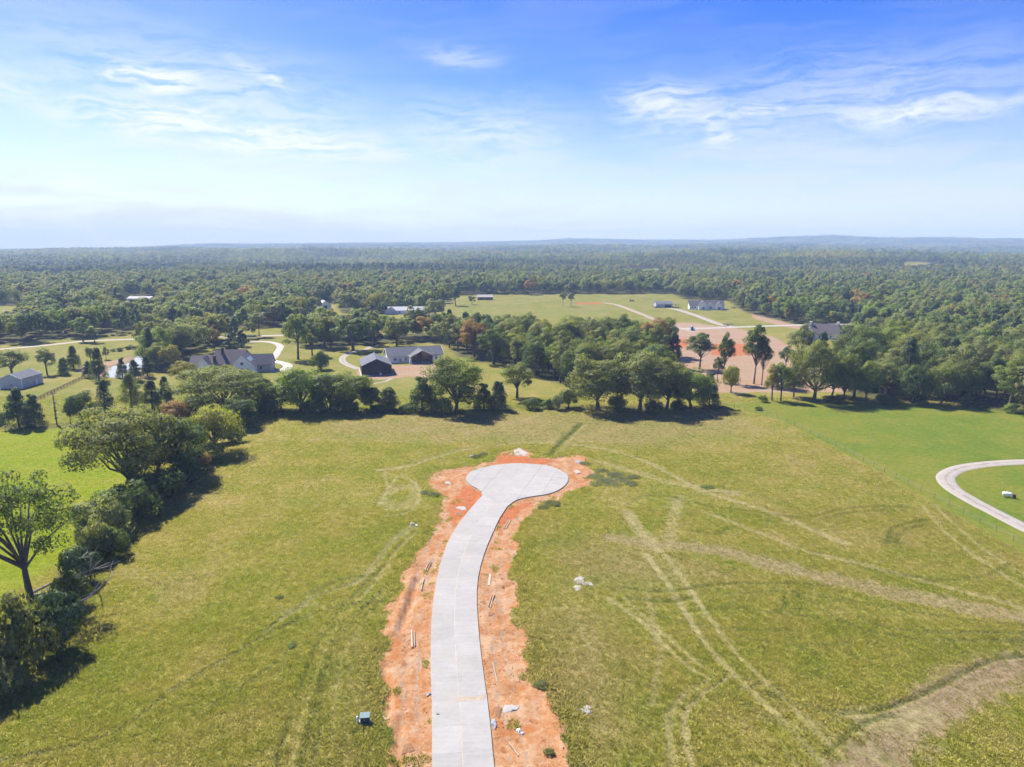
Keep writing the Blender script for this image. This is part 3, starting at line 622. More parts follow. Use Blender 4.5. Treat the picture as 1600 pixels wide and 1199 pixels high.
def gravel(name, pale, dark):
    m, nt, out = new_mat(name); pos = nt.node('ShaderNodeNewGeometry').outputs['Position']; ln = nt.node('ShaderNodeAttribute', attribute_name='lane', attribute_type='GEOMETRY').outputs['Fac']
    n = nt.noise(pos, .5, 4, .6); n2 = nt.noise(pos, 4.0, 4, .7); e = nt.math('ADD', ln, nt.rng(n, .3, .7, -.07, .07))
    mid = nt.math('MULTIPLY', nt.smooth(e, .10, .02), .75); rim = nt.smooth(e, .42, .50); k = nt.math('MULTIPLY', nt.rng(n2, .3, .7, .84, 1.14), nt.rng(n, .3, .7, .92, 1.08))
    c = nt.mix(nt.math('MAXIMUM', mid, nt.math('MULTIPLY', rim, .6)), (*pale, 1), (*dark, 1)); c = nt.mix(1.0, c, nt.node('ShaderNodeCombineColor', {0: k, 1: k, 2: k}).outputs[0], 'MULTIPLY')
    nt.l.new(nt.node('ShaderNodeBsdfPrincipled', {'Base Color': c, 'Roughness': .95, 'Specular IOR Level': .1, 'Normal': nt.node('ShaderNodeBump', {'Height': n2, 'Strength': .4, 'Distance': .05}).outputs[0]}).outputs[0], out.inputs[0]); return m
GRAVEL = gravel('wheel_worn_gravel', (.315, .285, .25), (.215, .19, .165)); GRAVEL_PINK = gravel('pinkish_track', (.31, .25, .20), (.235, .19, .12))
for k, m, z in (('gravel_drive', GRAVEL, .05), ('country_road', ASPH, .06), ('concrete_driveway', CONC2, .06), ('concrete_apron', CONC2, .068), ('barn_drive', GRAVEL, .05), ('farm_track', GRAVEL_PINK, .07),
                ('farm_driveway', GRAVEL, .09), ('subdivision_road', ASPH, .08), ('house_drive', CONC2, .06), ('path', GRAVEL, .04)): ribbon(k, m, z)
m_, nt_, out_ = new_mat('pond_water'); p_ = nt_.node('ShaderNodeNewGeometry').outputs['Position']
b_ = nt_.node('ShaderNodeBump', {'Height': nt_.noise(p_, .9, 3), 'Strength': .12, 'Distance': .04})
nt_.l.new(nt_.node('ShaderNodeBsdfPrincipled', {'Base Color': (.36, .35, .31, 1), 'Roughness': .05, 'IOR': 1.33, 'Specular IOR Level': .9, 'Normal': b_.outputs[0]}).outputs[0], out_.inputs[0])
_pc = POND.mean(0); _pp = smooth_line(np.vstack([POND, POND[:1]]), 5)[:-1]; _pp = _pc + (_pp - _pc) * 1.06
link('pond_water', mesh_py('pond_water', [(p[0], p[1], -.22) for p in _pp], [tuple(range(len(_pp)))], m_), kind='structure')

# ------------------------------------------------------------------ trees
SHAPES = {  # height, width, crown kind
    'oak': (14., 17.), 'elm': (16., 12.), 'tall': (17., 8.5), 'cedar': (10., 6.), 'thin': (18., 11.), 'willow': (11., 11.), 'bush': (3.2, 4.6), 'open': (16., 15.), 'pine': (14., 8.), 'full': (14., 11.)}
def unit(rng, n):
    v = rng.normal(size=(n, 3)); return v / np.linalg.norm(v, axis=1)[:, None]
def clump_centres(kind, H, W, rng, n):
    if kind in ('cedar', 'pine'):
        lo = .04 if kind == 'cedar' else .22
        t = rng.rand(n) ** .8; z = (lo + (.96 - lo) * (1 - (1 - t))) * H; z = lo * H + (H * (.97 - lo)) * rng.rand(n) ** 1.15
        r = W / 2 * np.clip(1.02 - (z / H - lo) / (1 - lo), .03, 1) ** (.75 if kind == 'cedar' else .9) * rng.uniform(.45, .92, n)
        a = rng.rand(n) * 2 * math.pi; return np.c_[r * np.cos(a), r * np.sin(a), z], W * (.10 + .10 * (1 - z / H))
    cz, rx, rz = {'oak': (.545, .42, .375), 'elm': (.57, .40, .37), 'tall': (.55, .38, .40), 'thin': (.66, .40, .29), 'willow': (.55, .40, .36), 'bush': (.40, .40, .42), 'open': (.60, .44, .34), 'full': (.48, .41, .43)}[kind]
    d = unit(rng, n); d[:, 2] = np.where(d[:, 2] < -.55, -d[:, 2] * .6, d[:, 2])
    r = rng.uniform(.45, 1.0, n) ** .6
    lob = 1 + .22 * np.sin(3 * np.arctan2(d[:, 1], d[:, 0]) + rng.rand() * 6) * rng.rand() + rng.normal(0, .07, n)
    C = d * r[:, None] * lob[:, None] * np.array((W * rx, W * rx, H * rz)); C[:, 2] += cz * H
    if kind == 'open': # layered plates with gaps between
        C[:, 2] = np.round(C[:, 2] / (H * .13)) * H * .13 + rng.normal(0, .02 * H, n)
    rad = W * {'oak': .105, 'elm': .125, 'tall': .14, 'thin': .115, 'willow': .13, 'bush': .17, 'open': .092, 'full': .135}[kind] * rng.uniform(.7, 1.35, n)
    return C, rad
def leaf_quads(rng, C, rad, per, size, flat=.8, droop=0.0, jit=.75):
    n = len(C) * per; c = np.repeat(C, per, 0); r = np.repeat(rad, per)
    d = unit(rng, n); d[:, 2] += .22; d /= np.linalg.norm(d, axis=1)[:, None]
    p = c + d * (r * rng.uniform(.55, 1.08, n) ** .7)[:, None] * np.array((1, 1, flat)); p += rng.normal(0, .06, (n, 3)) * r[:, None]
    nn = d + unit(rng, n) * jit; nn /= np.linalg.norm(nn, axis=1)[:, None]
    t = np.cross(nn, unit(rng, n)); t /= np.linalg.norm(t, axis=1)[:, None] + 1e-9
    if droop: t = t * (1 - droop) + np.array((0, 0, -1)) * droop
    b = np.cross(nn, t); s = (size * rng.uniform(.6, 1.35, n))[:, None]; asp = rng.uniform(.5, .85, n)[:, None]
    if droop: p[:, 2] -= rng.rand(n) * r * .9
    k = 1.0 + droop * 1.2
    V = np.stack([p - t * s * .5 * k, p - b * s * asp * .5, p + t * s * .5 * k, p + b * s * asp * .5], 1).reshape(-1, 3)
    V[1::4, 2] -= (s[:, 0] * .10); V[3::4, 2] -= (s[:, 0] * .10)
    leaf_quads.normals = d * .75 + nn * .45
    return V, np.arange(n * 4).reshape(n, 4)
def round_normals(me, V, nrm, centre, k):
    """leaves catch the light of the mass they belong to"""
    o = V.reshape(-1, 4, 3).mean(1) - np.asarray(centre); o /= np.linalg.norm(o, axis=1)[:, None] + 1e-6
    N = nrm + o * k; N /= np.linalg.norm(N, axis=1)[:, None] + 1e-6
    me.polygons.foreach_set('use_smooth', np.ones(len(me.polygons), bool))
    me.normals_split_custom_set_from_vertices(np.repeat(N, 4, 0).tolist())
def make_tree_meshes(kind, seed, detail):
    """detail 2: near, 1: middle distance"""
    rng = np.random.RandomState(seed); H, W = SHAPES[kind]
    nC, per, size = {2: (46, 230, .36), 1: (34, 84, .78)}[detail]
    if kind == 'bush': nC, per, size = {2: (20, 170, .24), 1: (12, 50, .5)}[detail]
    if kind in ('cedar', 'pine'): nC, per, size = {2: (70, 120, .30), 1: (34, 40, .72)}[detail]
    if kind == 'open': nC, per, size = int(nC * 1.7), int(per * .45), size * .95
    if kind == 'tall': nC = int(nC * .75)
    if kind == 'full' and detail == 2: nC = 62
    if kind == 'oak' and detail == 2: nC, per = 84, 220
    C, rad = clump_centres(kind, H, W, rng, nC)
    V, Q = leaf_quads(rng, C, rad, per, size, .8, .45 if kind == 'willow' else 0.0)
    V[:, 2] = np.maximum(V[:, 2], .05)
    crown = mesh_np('crown', V, Q); round_normals(crown, V, leaf_quads.normals, (0, 0, H * .42), .35 if detail == 2 else .8)
    b = MB(); lean = rng.normal(0, .02 * H, 2)
    fork = H * {'oak': .20, 'elm': .30, 'tall': .45, 'cedar': .85, 'pine': .9, 'thin': .40, 'willow': .25, 'bush': .12, 'open': .34, 'full': .2}[kind]
    r0 = H * {'oak': .040, 'elm': .028, 'tall': .018, 'cedar': .020, 'pine': .020, 'thin': .016, 'willow': .03, 'bush': .03, 'open': .026, 'full': .025}[kind]
    top = np.array((lean[0], lean[1], fork)); sides = 7 if detail == 2 else 5
    b.tube([(0, 0, -.5), (0, 0, .02 * H), (lean[0] * .5, lean[1] * .5, fork * .5), top], [r0 * 1.5, r0 * 1.15, r0 * .9, r0 * .75], sides)
    if kind not in ('cedar', 'pine'):
        k = {2: 17, 1: 7}[detail]
        for c in C[np.argsort(-rad)][:k]:
            st = top * rng.uniform(.72, 1.0); mid = st * .45 + c * .55 + np.array((0, 0, (-.05 if kind == 'oak' else .03) * H)) + rng.normal(0, .02 * H, 3)
            q1 = st * .75 + mid * .25
            b.tube([st, q1, mid, c], [r0 * .55, r0 * .42, r0 * .27, r0 * .08], 5 if detail == 2 else 4, False)
    trunk = mesh_py('trunk', b.v, b.f, BARK, True); crown.materials.append(LEAF['dark'])
    return trunk, crown
PROTO = {}
def proto(kind, detail, var):
    k = (kind, detail, var)
    if k not in PROTO: PROTO[k] = make_tree_meshes(kind, hash_seed(kind, detail, var), detail)
    return PROTO[k]
def hash_seed(*a): return sum((i + 3) * 131 * (ord(ch)) for i, ch in enumerate('-'.join(map(str, a)))) % 99991
N_TREES = 0
def plant(name, x, y, h, w, kind, leaf, label, cat='tree', group=None, rz=None, z=0.0, detail=None, bark=None):
    global N_TREES
    rnd = random.Random(int(x * 13 + y * 7)); detail = detail or (2 if y < 345 else 1)
    nv = {2: 2, 1: 3}[detail]; tr, cr = proto(kind, detail, rnd.randrange(nv)); H, W = SHAPES[kind]
    o = empty(name, (x, y, z), rnd.uniform(0, 6.28) if rz is None else rz); o.scale = (w / W, w / W, h / H)
    t = link('trunk', tr, o); c = link('crown' if cat == 'tree' else 'foliage', cr, o)
    c.material_slots[0].link = 'OBJECT'; c.material_slots[0].material = LEAF[leaf]
    tag(o, label, cat, group); N_TREES += 1
    return o
TREES = [  # px, base py, width px, top py, kind, leaves, name, label
    (204, 768, 190, 633, 'oak', 'olive', 'oak_tree', 'huge spreading oak with leaning limbs beside the bright pasture'),
    (284, 744, 96, 648, 'full', 'dark', 'broadleaf_tree', 'dark round tree tight between the huge spreading oak and the willow'),
    (276, 672, 60, 626, 'elm', 'autumn', 'broadleaf_tree', 'tree with orange-tinged top peeping over the huge spreading oak'),
    (338, 707, 96, 628, 'willow', 'yellow', 'willow_tree', 'yellowish drooping willow at the corner of the rough field'),
    (48, 938, 172, 738, 'open', 'dark', 'oak_tree', 'tall open-crowned tree with dead limbs at its foot'),
    (350, 648, 156, 572, 'oak', 'olive', 'oak_tree', 'broad dull-green oak in front of the brick house'),
    (290, 606, 44, 561, 'elm', 'yellow', 'broadleaf_tree', 'yellow-green tree between the pond and the brick house'),
    (405, 643, 74, 590, 'full', 'dark', 'broadleaf_tree', 'dark tree where the hedgerow meets the broad dull-green oak'),
    (440, 642, 60, 592, 'full', 'dark', 'broadleaf_tree', 'low dark tree filling the gap in the hedgerow below the concrete driveway'),
    (470, 643, 88, 570, 'full', 'fresh', 'broadleaf_tree', 'bright-topped round tree in the hedgerow below the concrete driveway'),
    (516, 642, 72, 580, 'full', 'dark', 'broadleaf_tree', 'dark rounded hedgerow tree left of the black barn'),
    (550, 642, 76, 576, 'full', 'fresh', 'broadleaf_tree', 'leafy hedgerow tree directly below the black barn'),
    (580, 642, 36, 598, 'full', 'dark', 'broadleaf_tree', 'narrow dark tree at the end of the hedgerow below the barn'),
    (608, 642, 42, 603, 'cedar', 'dark', 'cedar_tree', 'small solitary cedar in the gap below the white house'),
    (660, 643, 52, 585, 'cedar', 'dark', 'cedar_tree', 'pointed tree on the barn side of the big round tree'),
    (713, 643, 98, 552, 'full', 'fresh', 'broadleaf_tree', 'big round dense tree standing before the white house'),
    (756, 641, 34, 596, 'cedar', 'dark', 'cedar_tree', 'slim cedar close beside the big round dense tree'),
    (778, 640, 34, 592, 'cedar', 'cedar', 'cedar_tree', 'outermost of two slim cedars beyond the big round tree'),
    (808, 622, 56, 563, 'elm', 'olive', 'broadleaf_tree', 'lone olive-green tree in the rank grass'),
    (934, 640, 104, 548, 'full', 'olive', 'oak_tree', 'broad grey-limbed tree at the pond-side end of the grove above the turning circle'),
    (1000, 641, 96, 543, 'full', 'grey', 'broadleaf_tree', 'tallest pale-topped tree in the grove above the turning circle'),
    (1042, 640, 78, 554, 'full', 'olive', 'broadleaf_tree', 'rounded tree between the tallest grove tree and the leafy edge tree'),
    (1080, 637, 74, 572, 'full', 'fresh', 'broadleaf_tree', 'leafy bright green tree near the bare-earth end of the grove'),
    (1108, 634, 34, 578, 'cedar', 'cedar', 'cedar_tree', 'dark cedar closing the grove beside the bare earth'),
    (888, 637, 34, 606, 'full', 'dark', 'broadleaf_tree', 'low dense tree at the foot of the grove'),
    (1093, 577, 52, 520, 'thin', 'dark', 'broadleaf_tree', 'bushy-topped thin tree on bare earth next to the wood'),
    (1131, 598, 30, 519, 'thin', 'dark', 'broadleaf_tree', 'slender small-crowned tree on bare earth before the red soil'),
    (1121, 597, 22, 558, 'thin', 'dark', 'broadleaf_tree', 'short slender tree standing beside the slender small-crowned one'),
    (1142, 614, 34, 567, 'willow', 'yellow', 'broadleaf_tree', 'vase-shaped yellow-green tree on the bare earth'),
    (1178, 600, 46, 507, 'thin', 'dark', 'broadleaf_tree', 'tall forked tree with wide crown on the bare earth'),
    (1190, 602, 30, 526, 'thin', 'olive', 'broadleaf_tree', 'slimmer companion of the tall forked tree on bare earth'),
    (1206, 626, 30, 570, 'tall', 'yellow', 'broadleaf_tree', 'slim yellowish tree at the lawn edge nearer the turning circle'),
    (1220, 627, 30, 563, 'tall', 'fresh', 'broadleaf_tree', 'slim straight tree beside the big lawn-edge oak'),
    (1272, 626, 88, 532, 'oak', 'olive', 'oak_tree', 'big oak with visible trunk standing at the lawn edge'),
    (1318, 627, 46, 548, 'full', 'olive', 'broadleaf_tree', 'tall tree overlapping the wood beside the big lawn-edge oak'),
    (1250, 575, 46, 505, 'thin', 'grey', 'broadleaf_tree', 'pale airy tree hiding the gable of the white brick house'),
    (1284, 560, 22, 515, 'cedar', 'cedar', 'cedar_tree', 'dark cedar in front of the purple-grey roof'),
    (1240, 621, 40, 562, 'full', 'olive', 'broadleaf_tree', 'leafy tree squeezed behind the slim straight lawn-edge tree'),
    (1300, 618, 46, 556, 'full', 'dark', 'broadleaf_tree', 'dark leafy tree behind the trunk of the big lawn-edge oak'),
    (1338, 606, 52, 545, 'full', 'fresh', 'broadleaf_tree', 'bright leafy tree at the bare-earth end of the belt of wood'),
    (1262, 588, 40, 534, 'full', 'grey', 'broadleaf_tree', 'pale leafy tree between the purple-grey roof and the big lawn-edge oak'),
    (1312, 580, 46, 528, 'elm', 'olive', 'broadleaf_tree', 'olive tree just below the car by the purple-grey roof'),
    (1228, 580, 30, 540, 'thin', 'dark', 'broadleaf_tree', 'thin dark tree on bare earth above the slim straight tree'),
    (1012, 606, 74, 533, 'full', 'dark', 'broadleaf_tree', 'dark full tree rising behind the tallest pale-topped grove tree'),
    (955, 600, 74, 526, 'full', 'olive', 'broadleaf_tree', 'olive full tree rising behind the broad grey-limbed tree'),
    (898, 603, 54, 536, 'full', 'dark', 'broadleaf_tree', 'dark full tree at the rank-grass corner of the wood'),
    (245, 742, 92, 664, 'full', 'dark', 'broadleaf_tree', 'dark leafy tree standing close behind the huge spreading oak'),
    (376, 668, 54, 616, 'full', 'dark', 'broadleaf_tree', 'dark tree linking the willow with the hedgerow'),
    (312, 664, 56, 610, 'full', 'olive', 'broadleaf_tree', 'olive tree between the orange-tinged tree and the broad dull-green oak'),
    (326, 602, 44, 570, 'full', 'fresh', 'broadleaf_tree', 'green tree hiding the low end of the brick house'),
    (392, 606, 44, 579, 'full', 'fresh', 'broadleaf_tree', 'green tree at the foot of the big white gable'),
    (358, 600, 30, 568, 'full', 'yellow', 'broadleaf_tree', 'yellow-green tree between the two gables of the brick house'),
    (1470, 632, 52, 562, 'full', 'olive', 'broadleaf_tree', 'olive tree at the lawn edge near the pale bush'),
    # pasture side
    (30, 668, 44, 605, 'cedar', 'cedar', 'cedar_tree', 'larger of the twin cedars on the pasture boundary'),
    (55, 667, 32, 612, 'cedar', 'cedar', 'cedar_tree', 'smaller of the twin cedars on the pasture boundary'),
    (-14, 664, 40, 640, 'bush', 'dark', 'broadleaf_tree', 'low dark tree cut by the picture edge beside the twin cedars'),
    (110, 662, 22, 626, 'thin', 'grey', 'broadleaf_tree', 'thin sparse sapling next to the utility pole'),
    (128, 661, 44, 606, 'full', 'dark', 'broadleaf_tree', 'round dark tree near the utility pole'),
    (166, 655, 34, 593, 'pine', 'cedar', 'pine_tree', 'dark spire-shaped pine next to the round dark tree'),
    (206, 645, 40, 583, 'pine', 'olive', 'pine_tree', 'ragged pine behind the huge oak on the pond side'),
    (238, 640, 36, 594, 'cedar', 'dark', 'cedar_tree', 'cedar between the ragged pine and the broad dull-green oak'),
    (260, 634, 26, 588, 'cedar', 'cedar', 'cedar_tree', 'pointed cedar above the orange-tinged tree'),
    (20, 588, 50, 543, 'elm', 'grey', 'broadleaf_tree', 'grey-green tree behind the metal shed'),
    (74, 586, 30, 542, 'tall', 'grey', 'broadleaf_tree', 'upright tree at the back corner of the metal shed'),
    (101, 586, 20, 557, 'cedar', 'dark', 'cedar_tree', 'small cedar on the near side of its taller neighbour by the pond meadow'),
    (116, 577, 22, 540, 'cedar', 'dark', 'cedar_tree', 'taller cedar behind the small one by the pond meadow'),
    (138, 590, 18, 564, 'cedar', 'cedar', 'cedar_tree', 'small dark cedar at the near bank of the pond'),
    (155, 596, 28, 543, 'cedar', 'dark', 'cedar_tree', 'tall dark cedar at the near bank of the pond'),
    (142, 568, 16, 540, 'tall', 'grey', 'broadleaf_tree', 'spindly tree on the road side of the pond'),
    (166, 562, 12, 541, 'tall', 'grey', 'broadleaf_tree', 'thinnest spindly tree on the road side of the pond'),
    (192, 590, 20, 557, 'cedar', 'dark', 'cedar_tree', 'cedar on the bank splitting the view of the pond'),
    (212, 596, 26, 562, 'cedar', 'dark', 'cedar_tree', 'dark cedar covering the middle of the pond'),
    (231, 590, 22, 556, 'cedar', 'cedar', 'cedar_tree', 'dark cedar at the house-side end of the pond'),
    (205, 615, 36, 585, 'pine', 'fresh', 'pine_tree', 'light green pine below the pond'),
    (130, 534, 30, 495, 'elm', 'fresh', 'broadleaf_tree', 'green tree where the country road passes the wood'),
    (148, 536, 26, 509, 'thin', 'grey', 'broadleaf_tree', 'lollipop-shaped tree right beside the country road'),
    (335, 545, 22, 509, 'elm', 'autumn', 'broadleaf_tree', 'orange-brown autumn tree behind the brick house'),
    (378, 542, 26, 515, 'cedar', 'cedar', 'cedar_tree', 'dark cedar at the start of the concrete driveway'),
    (358, 548, 26, 522, 'cedar', 'cedar', 'cedar_tree', 'dark cedar against the roof of the brick house'),
    (405, 526, 30, 485, 'thin', 'grey', 'broadleaf_tree', 'thin-stemmed tree between the road and the concrete driveway'),
    (466, 562, 46, 486, 'tall', 'fresh', 'broadleaf_tree', 'tall leafy tree beside the concrete driveway'),
    (488, 556, 34, 500, 'elm', 'dark', 'broadleaf_tree', 'dark tree behind the tall leafy driveway tree'),
    (501, 578, 30, 545, 'bush', 'dark', 'broadleaf_tree', 'low dark tree on the lawn between driveway and barn'),
    (552, 548, 66, 492, 'elm', 'dark', 'broadleaf_tree', 'big dark tree where the barn drive bends'),
    (585, 540, 34, 500, 'elm', 'olive', 'broadleaf_tree', 'small-trunked tree above the barn roof'),
    (620, 541, 44, 496, 'elm', 'olive', 'broadleaf_tree', 'forked tree behind the far end of the white house'),
    (712, 478, 22, 446, 'elm', 'dark', 'broadleaf_tree', 'dark tree on the open lawn near the small brown shed'),
    (737, 476, 14, 461, 'elm', 'dark', 'broadleaf_tree', 'small round tree between the lawn tree and the brown shed'),
    (694, 474, 22, 454, 'elm', 'yellow', 'broadleaf_tree', 'pale yellow-green tree at the edge of the far lawn'),
    (880, 479, 14, 455, 'thin', 'grey', 'broadleaf_tree', 'thicker of two trees alone in the far meadow'),
    (892, 479, 14, 456, 'thin', 'grey', 'broadleaf_tree', 'slighter of two trees alone in the far meadow'),
    (828, 461, 20, 436, 'elm', 'autumn', 'broadleaf_tree', 'brownish tree leaning out of the wood behind the far meadow'),
    (680, 500, 36, 466, 'elm', 'grey', 'broadleaf_tree', 'pale round tree in front of the long grey-roofed house'),
    (545, 478, 24, 438, 'tall', 'autumn', 'broadleaf_tree', 'golden tree in the wood above the white gabled house'),
    (1352, 628, 50, 560, 'full', 'fresh', 'broadleaf_tree', 'brighter green tree at the lawn edge in front of the wood'),
    (1425, 630, 56, 566, 'full', 'dark', 'broadleaf_tree', 'dark tree bulging out of the wood over the lawn'),
    (1576, 640, 60, 556, 'tall', 'fresh', 'broadleaf_tree', 'tall pale-stemmed tree at the lawn corner of the wood')]
for (px, py, w, tp, kind, leaf, nm, lab) in TREES:
    x, y = G(px, py); plant(nm, x, y, top_h(y, tp), wid(w, y), kind, leaf, lab)

# shrubs of the hedgerow and along the fence lines
SHRUBS = [(160, 840, 92, 770, 'grey', 'brownish shrub under the drooping end of the huge oak'), (200, 814, 96, 748, 'dark', 'dark shrub at the foot of the huge oak'), (246, 790, 90, 730, 'dark', 'dark shrub filling the hedgerow past the oak trunk'),
          (128, 908, 62, 848, 'cedar', 'very dark evergreen shrub beside the dead limbs'), (98, 1012, 84, 912, 'cedar', 'large black-green shrub below the dead limbs'), (30, 1048, 110, 915, 'olive', 'large olive shrub at the foot of the open-crowned tree'),
          (222, 796, 64, 738, 'olive', 'olive shrub between the oak trunk and the leafy tree behind it'), (146, 872, 60, 806, 'grey', 'grey-green shrub between the brownish shrub and the evergreen one'), (112, 948, 56, 886, 'dark', 'dark shrub wedged under the dead limbs'), (292, 752, 60, 716, 'dark', 'dark shrub under the round tree near the willow'), (330, 722, 56, 690, 'olive', 'olive shrub at the field side of the willow'), (362, 690, 44, 660, 'dark', 'dark shrub between the willow and the linking tree'), (384, 668, 40, 640, 'dark', 'dark shrub at the back corner of the rough field'), (2, 1090, 70, 1026, 'grey', 'greyish shrub lowest in the hedgerow'), (178, 866, 56, 818, 'dark', 'small dark shrub in front of the brownish shrub'), (310, 735, 46, 706, 'autumn', 'reddish shrub at the foot of the willow'),
          (262, 772, 44, 742, 'dark', 'small shrub closing the hedgerow near the willow'), (590, 645, 26, 630, 'dark', 'low bush between the small cedar and the narrow dark tree'), (634, 645, 24, 630, 'dark', 'low bush between the small cedar and the pointed tree'),
          (690, 646, 40, 618, 'dark', 'bush under the big round dense tree'), (832, 640, 30, 620, 'dark', 'first low bush of the weedy fence line before the grove'), (856, 638, 26, 622, 'dark', 'second low bush of the weedy fence line before the grove'),
          (872, 640, 24, 615, 'grey', 'third low bush of the weedy fence line before the grove'), (965, 643, 34, 615, 'dark', 'bush under the broad grey-limbed tree'), (1020, 644, 30, 622, 'dark', 'bush under the tallest grove tree'),
          (1060, 642, 26, 622, 'dark', 'bush under the leafy bright grove tree'), (1191, 628, 16, 616, 'fresh', 'small bush alone on the bare-earth fence line'), (1300, 628, 34, 617, 'dark', 'low bush beside the trunk of the big lawn-edge oak'),
          (1385, 630, 36, 616, 'dark', 'low bush at the lawn edge below the wood'), (1510, 632, 22, 612, 'grey', 'pale bush at the lawn edge below the wood'), (1580, 645, 26, 628, 'fresh', 'round bright bush at the lawn corner'),
          (1600, 650, 24, 634, 'olive', 'round bush at the picture edge past the lawn corner'), (183, 549, 20, 542, 'dark', 'low scrub on the bank beyond the pond'), (205, 546, 18, 538, 'dark', 'taller scrub on the bank beyond the pond'),
          (1185, 641, 14, 634, 'olive', 'little bush where the lawn fence starts'), (415, 648, 50, 622, 'dark', 'dense bush at the rough field corner of the hedgerow'), (488, 646, 50, 622, 'dark', 'dense bush below the bright-topped hedgerow tree'), (540, 646, 50, 622, 'dark', 'dense bush below the leafy hedgerow tree')]
for (px, py, w, tp, leaf, lab) in SHRUBS:
    x, y = G(px, py); plant('shrub', x, y, max(.8, top_h(y, tp)), wid(w, y), 'bush', leaf, lab, 'shrub')

# woods: nearest trees singly, the rest as one mass
def scatter(P, step, rng):
    lo, hi = P.min(0), P.max(0); gx = np.arange(lo[0], hi[0], step); gy = np.arange(lo[1], hi[1], step)
    X, Y = np.meshgrid(gx, gy); X = X.ravel() + rng.uniform(-.45, .45, X.size) * step; Y = Y.ravel() + rng.uniform(-.45, .45, Y.size) * step
    return X, Y
rngw = np.random.RandomState(21); CAND = []
tree_xy = np.array([G(t[0], t[1]) for t in TREES])
BUILD_SPOTS = GG([(605, 565), (650, 565), (690, 560), (586, 575), (330, 570), (380, 570), (1105, 484), (1035, 480), (1285, 525), (510, 482), (630, 490), (758, 469), (217, 474)])
for wi, P in enumerate((WOOD_BELT, WOOD_MID, WOOD_POND)):
    X, Y = scatter(P, 9.6, rngw); k = in_poly(X, Y, P); X, Y = X[k], Y[k]
    for x, y in zip(X, Y): CAND.append((x, y, wi))
X, Y = scatter(np.array([[-1100, 300], [1300, 1150]]), 10.6, rngw)
k = in_poly(X, Y, WOOD_FAR) & ~in_poly(X, Y, WOOD_BELT) & (np.abs(X) < .82 * Y + 60)
for P in HOLES: k &= ~in_poly(X, Y, P)
for x, y in zip(X[k], Y[k]): CAND.append((x, y, 3))
C = np.array([c[:2] for c in CAND]); W_ = np.array([c[2] for c in CAND])
ok = np.ones(len(C), bool)
for t in tree_xy: ok &= np.hypot(C[:, 0] - t[0], C[:, 1] - t[1]) > 4.0
for t in BUILD_SPOTS: ok &= np.hypot(C[:, 0] - t[0], C[:, 1] - t[1]) > 15.0
for L, w in ROAD_LINES.values(): ok &= pl_dist(C[:, 0], C[:, 1], L, 30) > w / 2 + 3
C, W_ = C[ok], W_[ok]
seen = np.abs(C[:, 0]) < .752 * depth_of(C[:, 1])
order = np.argsort(np.where(seen, 0, 1e6) + np.hypot(C[:, 0], C[:, 1]))
LABW = [('woodland tree in the belt of wood bordering the mown lawn', 'trees of the belt bordering the lawn'), ('woodland tree in the wood behind the white house and the grove', 'trees of the wood behind the white house'),
        ('mixed tree in the clump between pond, road and brick house', 'trees of the clump by the pond'), ('tree along the near edge of the far wood', 'trees along the edge of the far wood')]
LOOK = {'dark': 'dark green', 'olive': 'olive', 'grey': 'grey-green', 'yellow': 'yellow-green', 'autumn': 'brownish', 'fresh': 'bright green', 'cedar': 'blackish'}
FORM = {'oak': 'broad', 'elm': 'rounded', 'tall': 'slender', 'thin': 'bare-stemmed', 'full': 'full-skirted', 'cedar': 'pointed', 'pine': 'pointed'}
PLACE = [(' at the front of the belt of wood along the mown lawn', ' deeper in the belt of wood along the mown lawn'), (' at the front of the wood behind white house and grove', ' deeper in the wood behind white house and grove'), (' on the near side of the clump by the pond', ' on the far side of the clump by the pond'), (' at the near edge of the far wood', ' within the far wood')]
SPLIT = [275., 355., 375., 520.]
N_SINGLE = 295 - len(TREES)
def pick(rnd, wi):
    r = rnd.random()
    kind = 'oak' if r < .22 else 'elm' if r < .45 else 'full' if r < .70 else 'tall' if r < .86 else ('cedar' if wi == 1 else 'pine') if r < .95 else 'thin'
    r = rnd.random()
    lf = 'olive' if r < .34 else 'dark' if r < .58 else 'fresh' if r < .72 else 'grey' if r < .90 else 'yellow' if r < .985 else 'autumn'
    if wi == 2: lf = ('yellow', 'olive', 'grey', 'olive', 'fresh', 'autumn')[int(r * 5.6)]
    if kind in ('cedar', 'pine'): lf = 'cedar'
    return kind, lf
rest = []
for j, i in enumerate(order):
    x, y = C[i]; wi = int(W_[i]); rnd = random.Random(int(x * 31 + y * 17)); kind, lf = pick(rnd, wi)
    h = rnd.uniform(10.5, 20.5) * (1.1 if wi == 0 else 1.0); w = h * {'oak': 1.05, 'elm': .84, 'tall': .58, 'cedar': .5, 'pine': .5, 'thin': .62, 'full': .85}[kind] * rnd.uniform(.85, 1.15)
    if j < N_SINGLE: plant('woodland_tree', x, y, h, w, kind, lf, '%s %s tree%s' % (LOOK[lf], FORM[kind], PLACE[wi][int(y > SPLIT[wi])]), 'tree', LABW[wi][1], detail=2 if y < 460 else 1)
    else: rest.append((x, y, kind, lf, h, w))
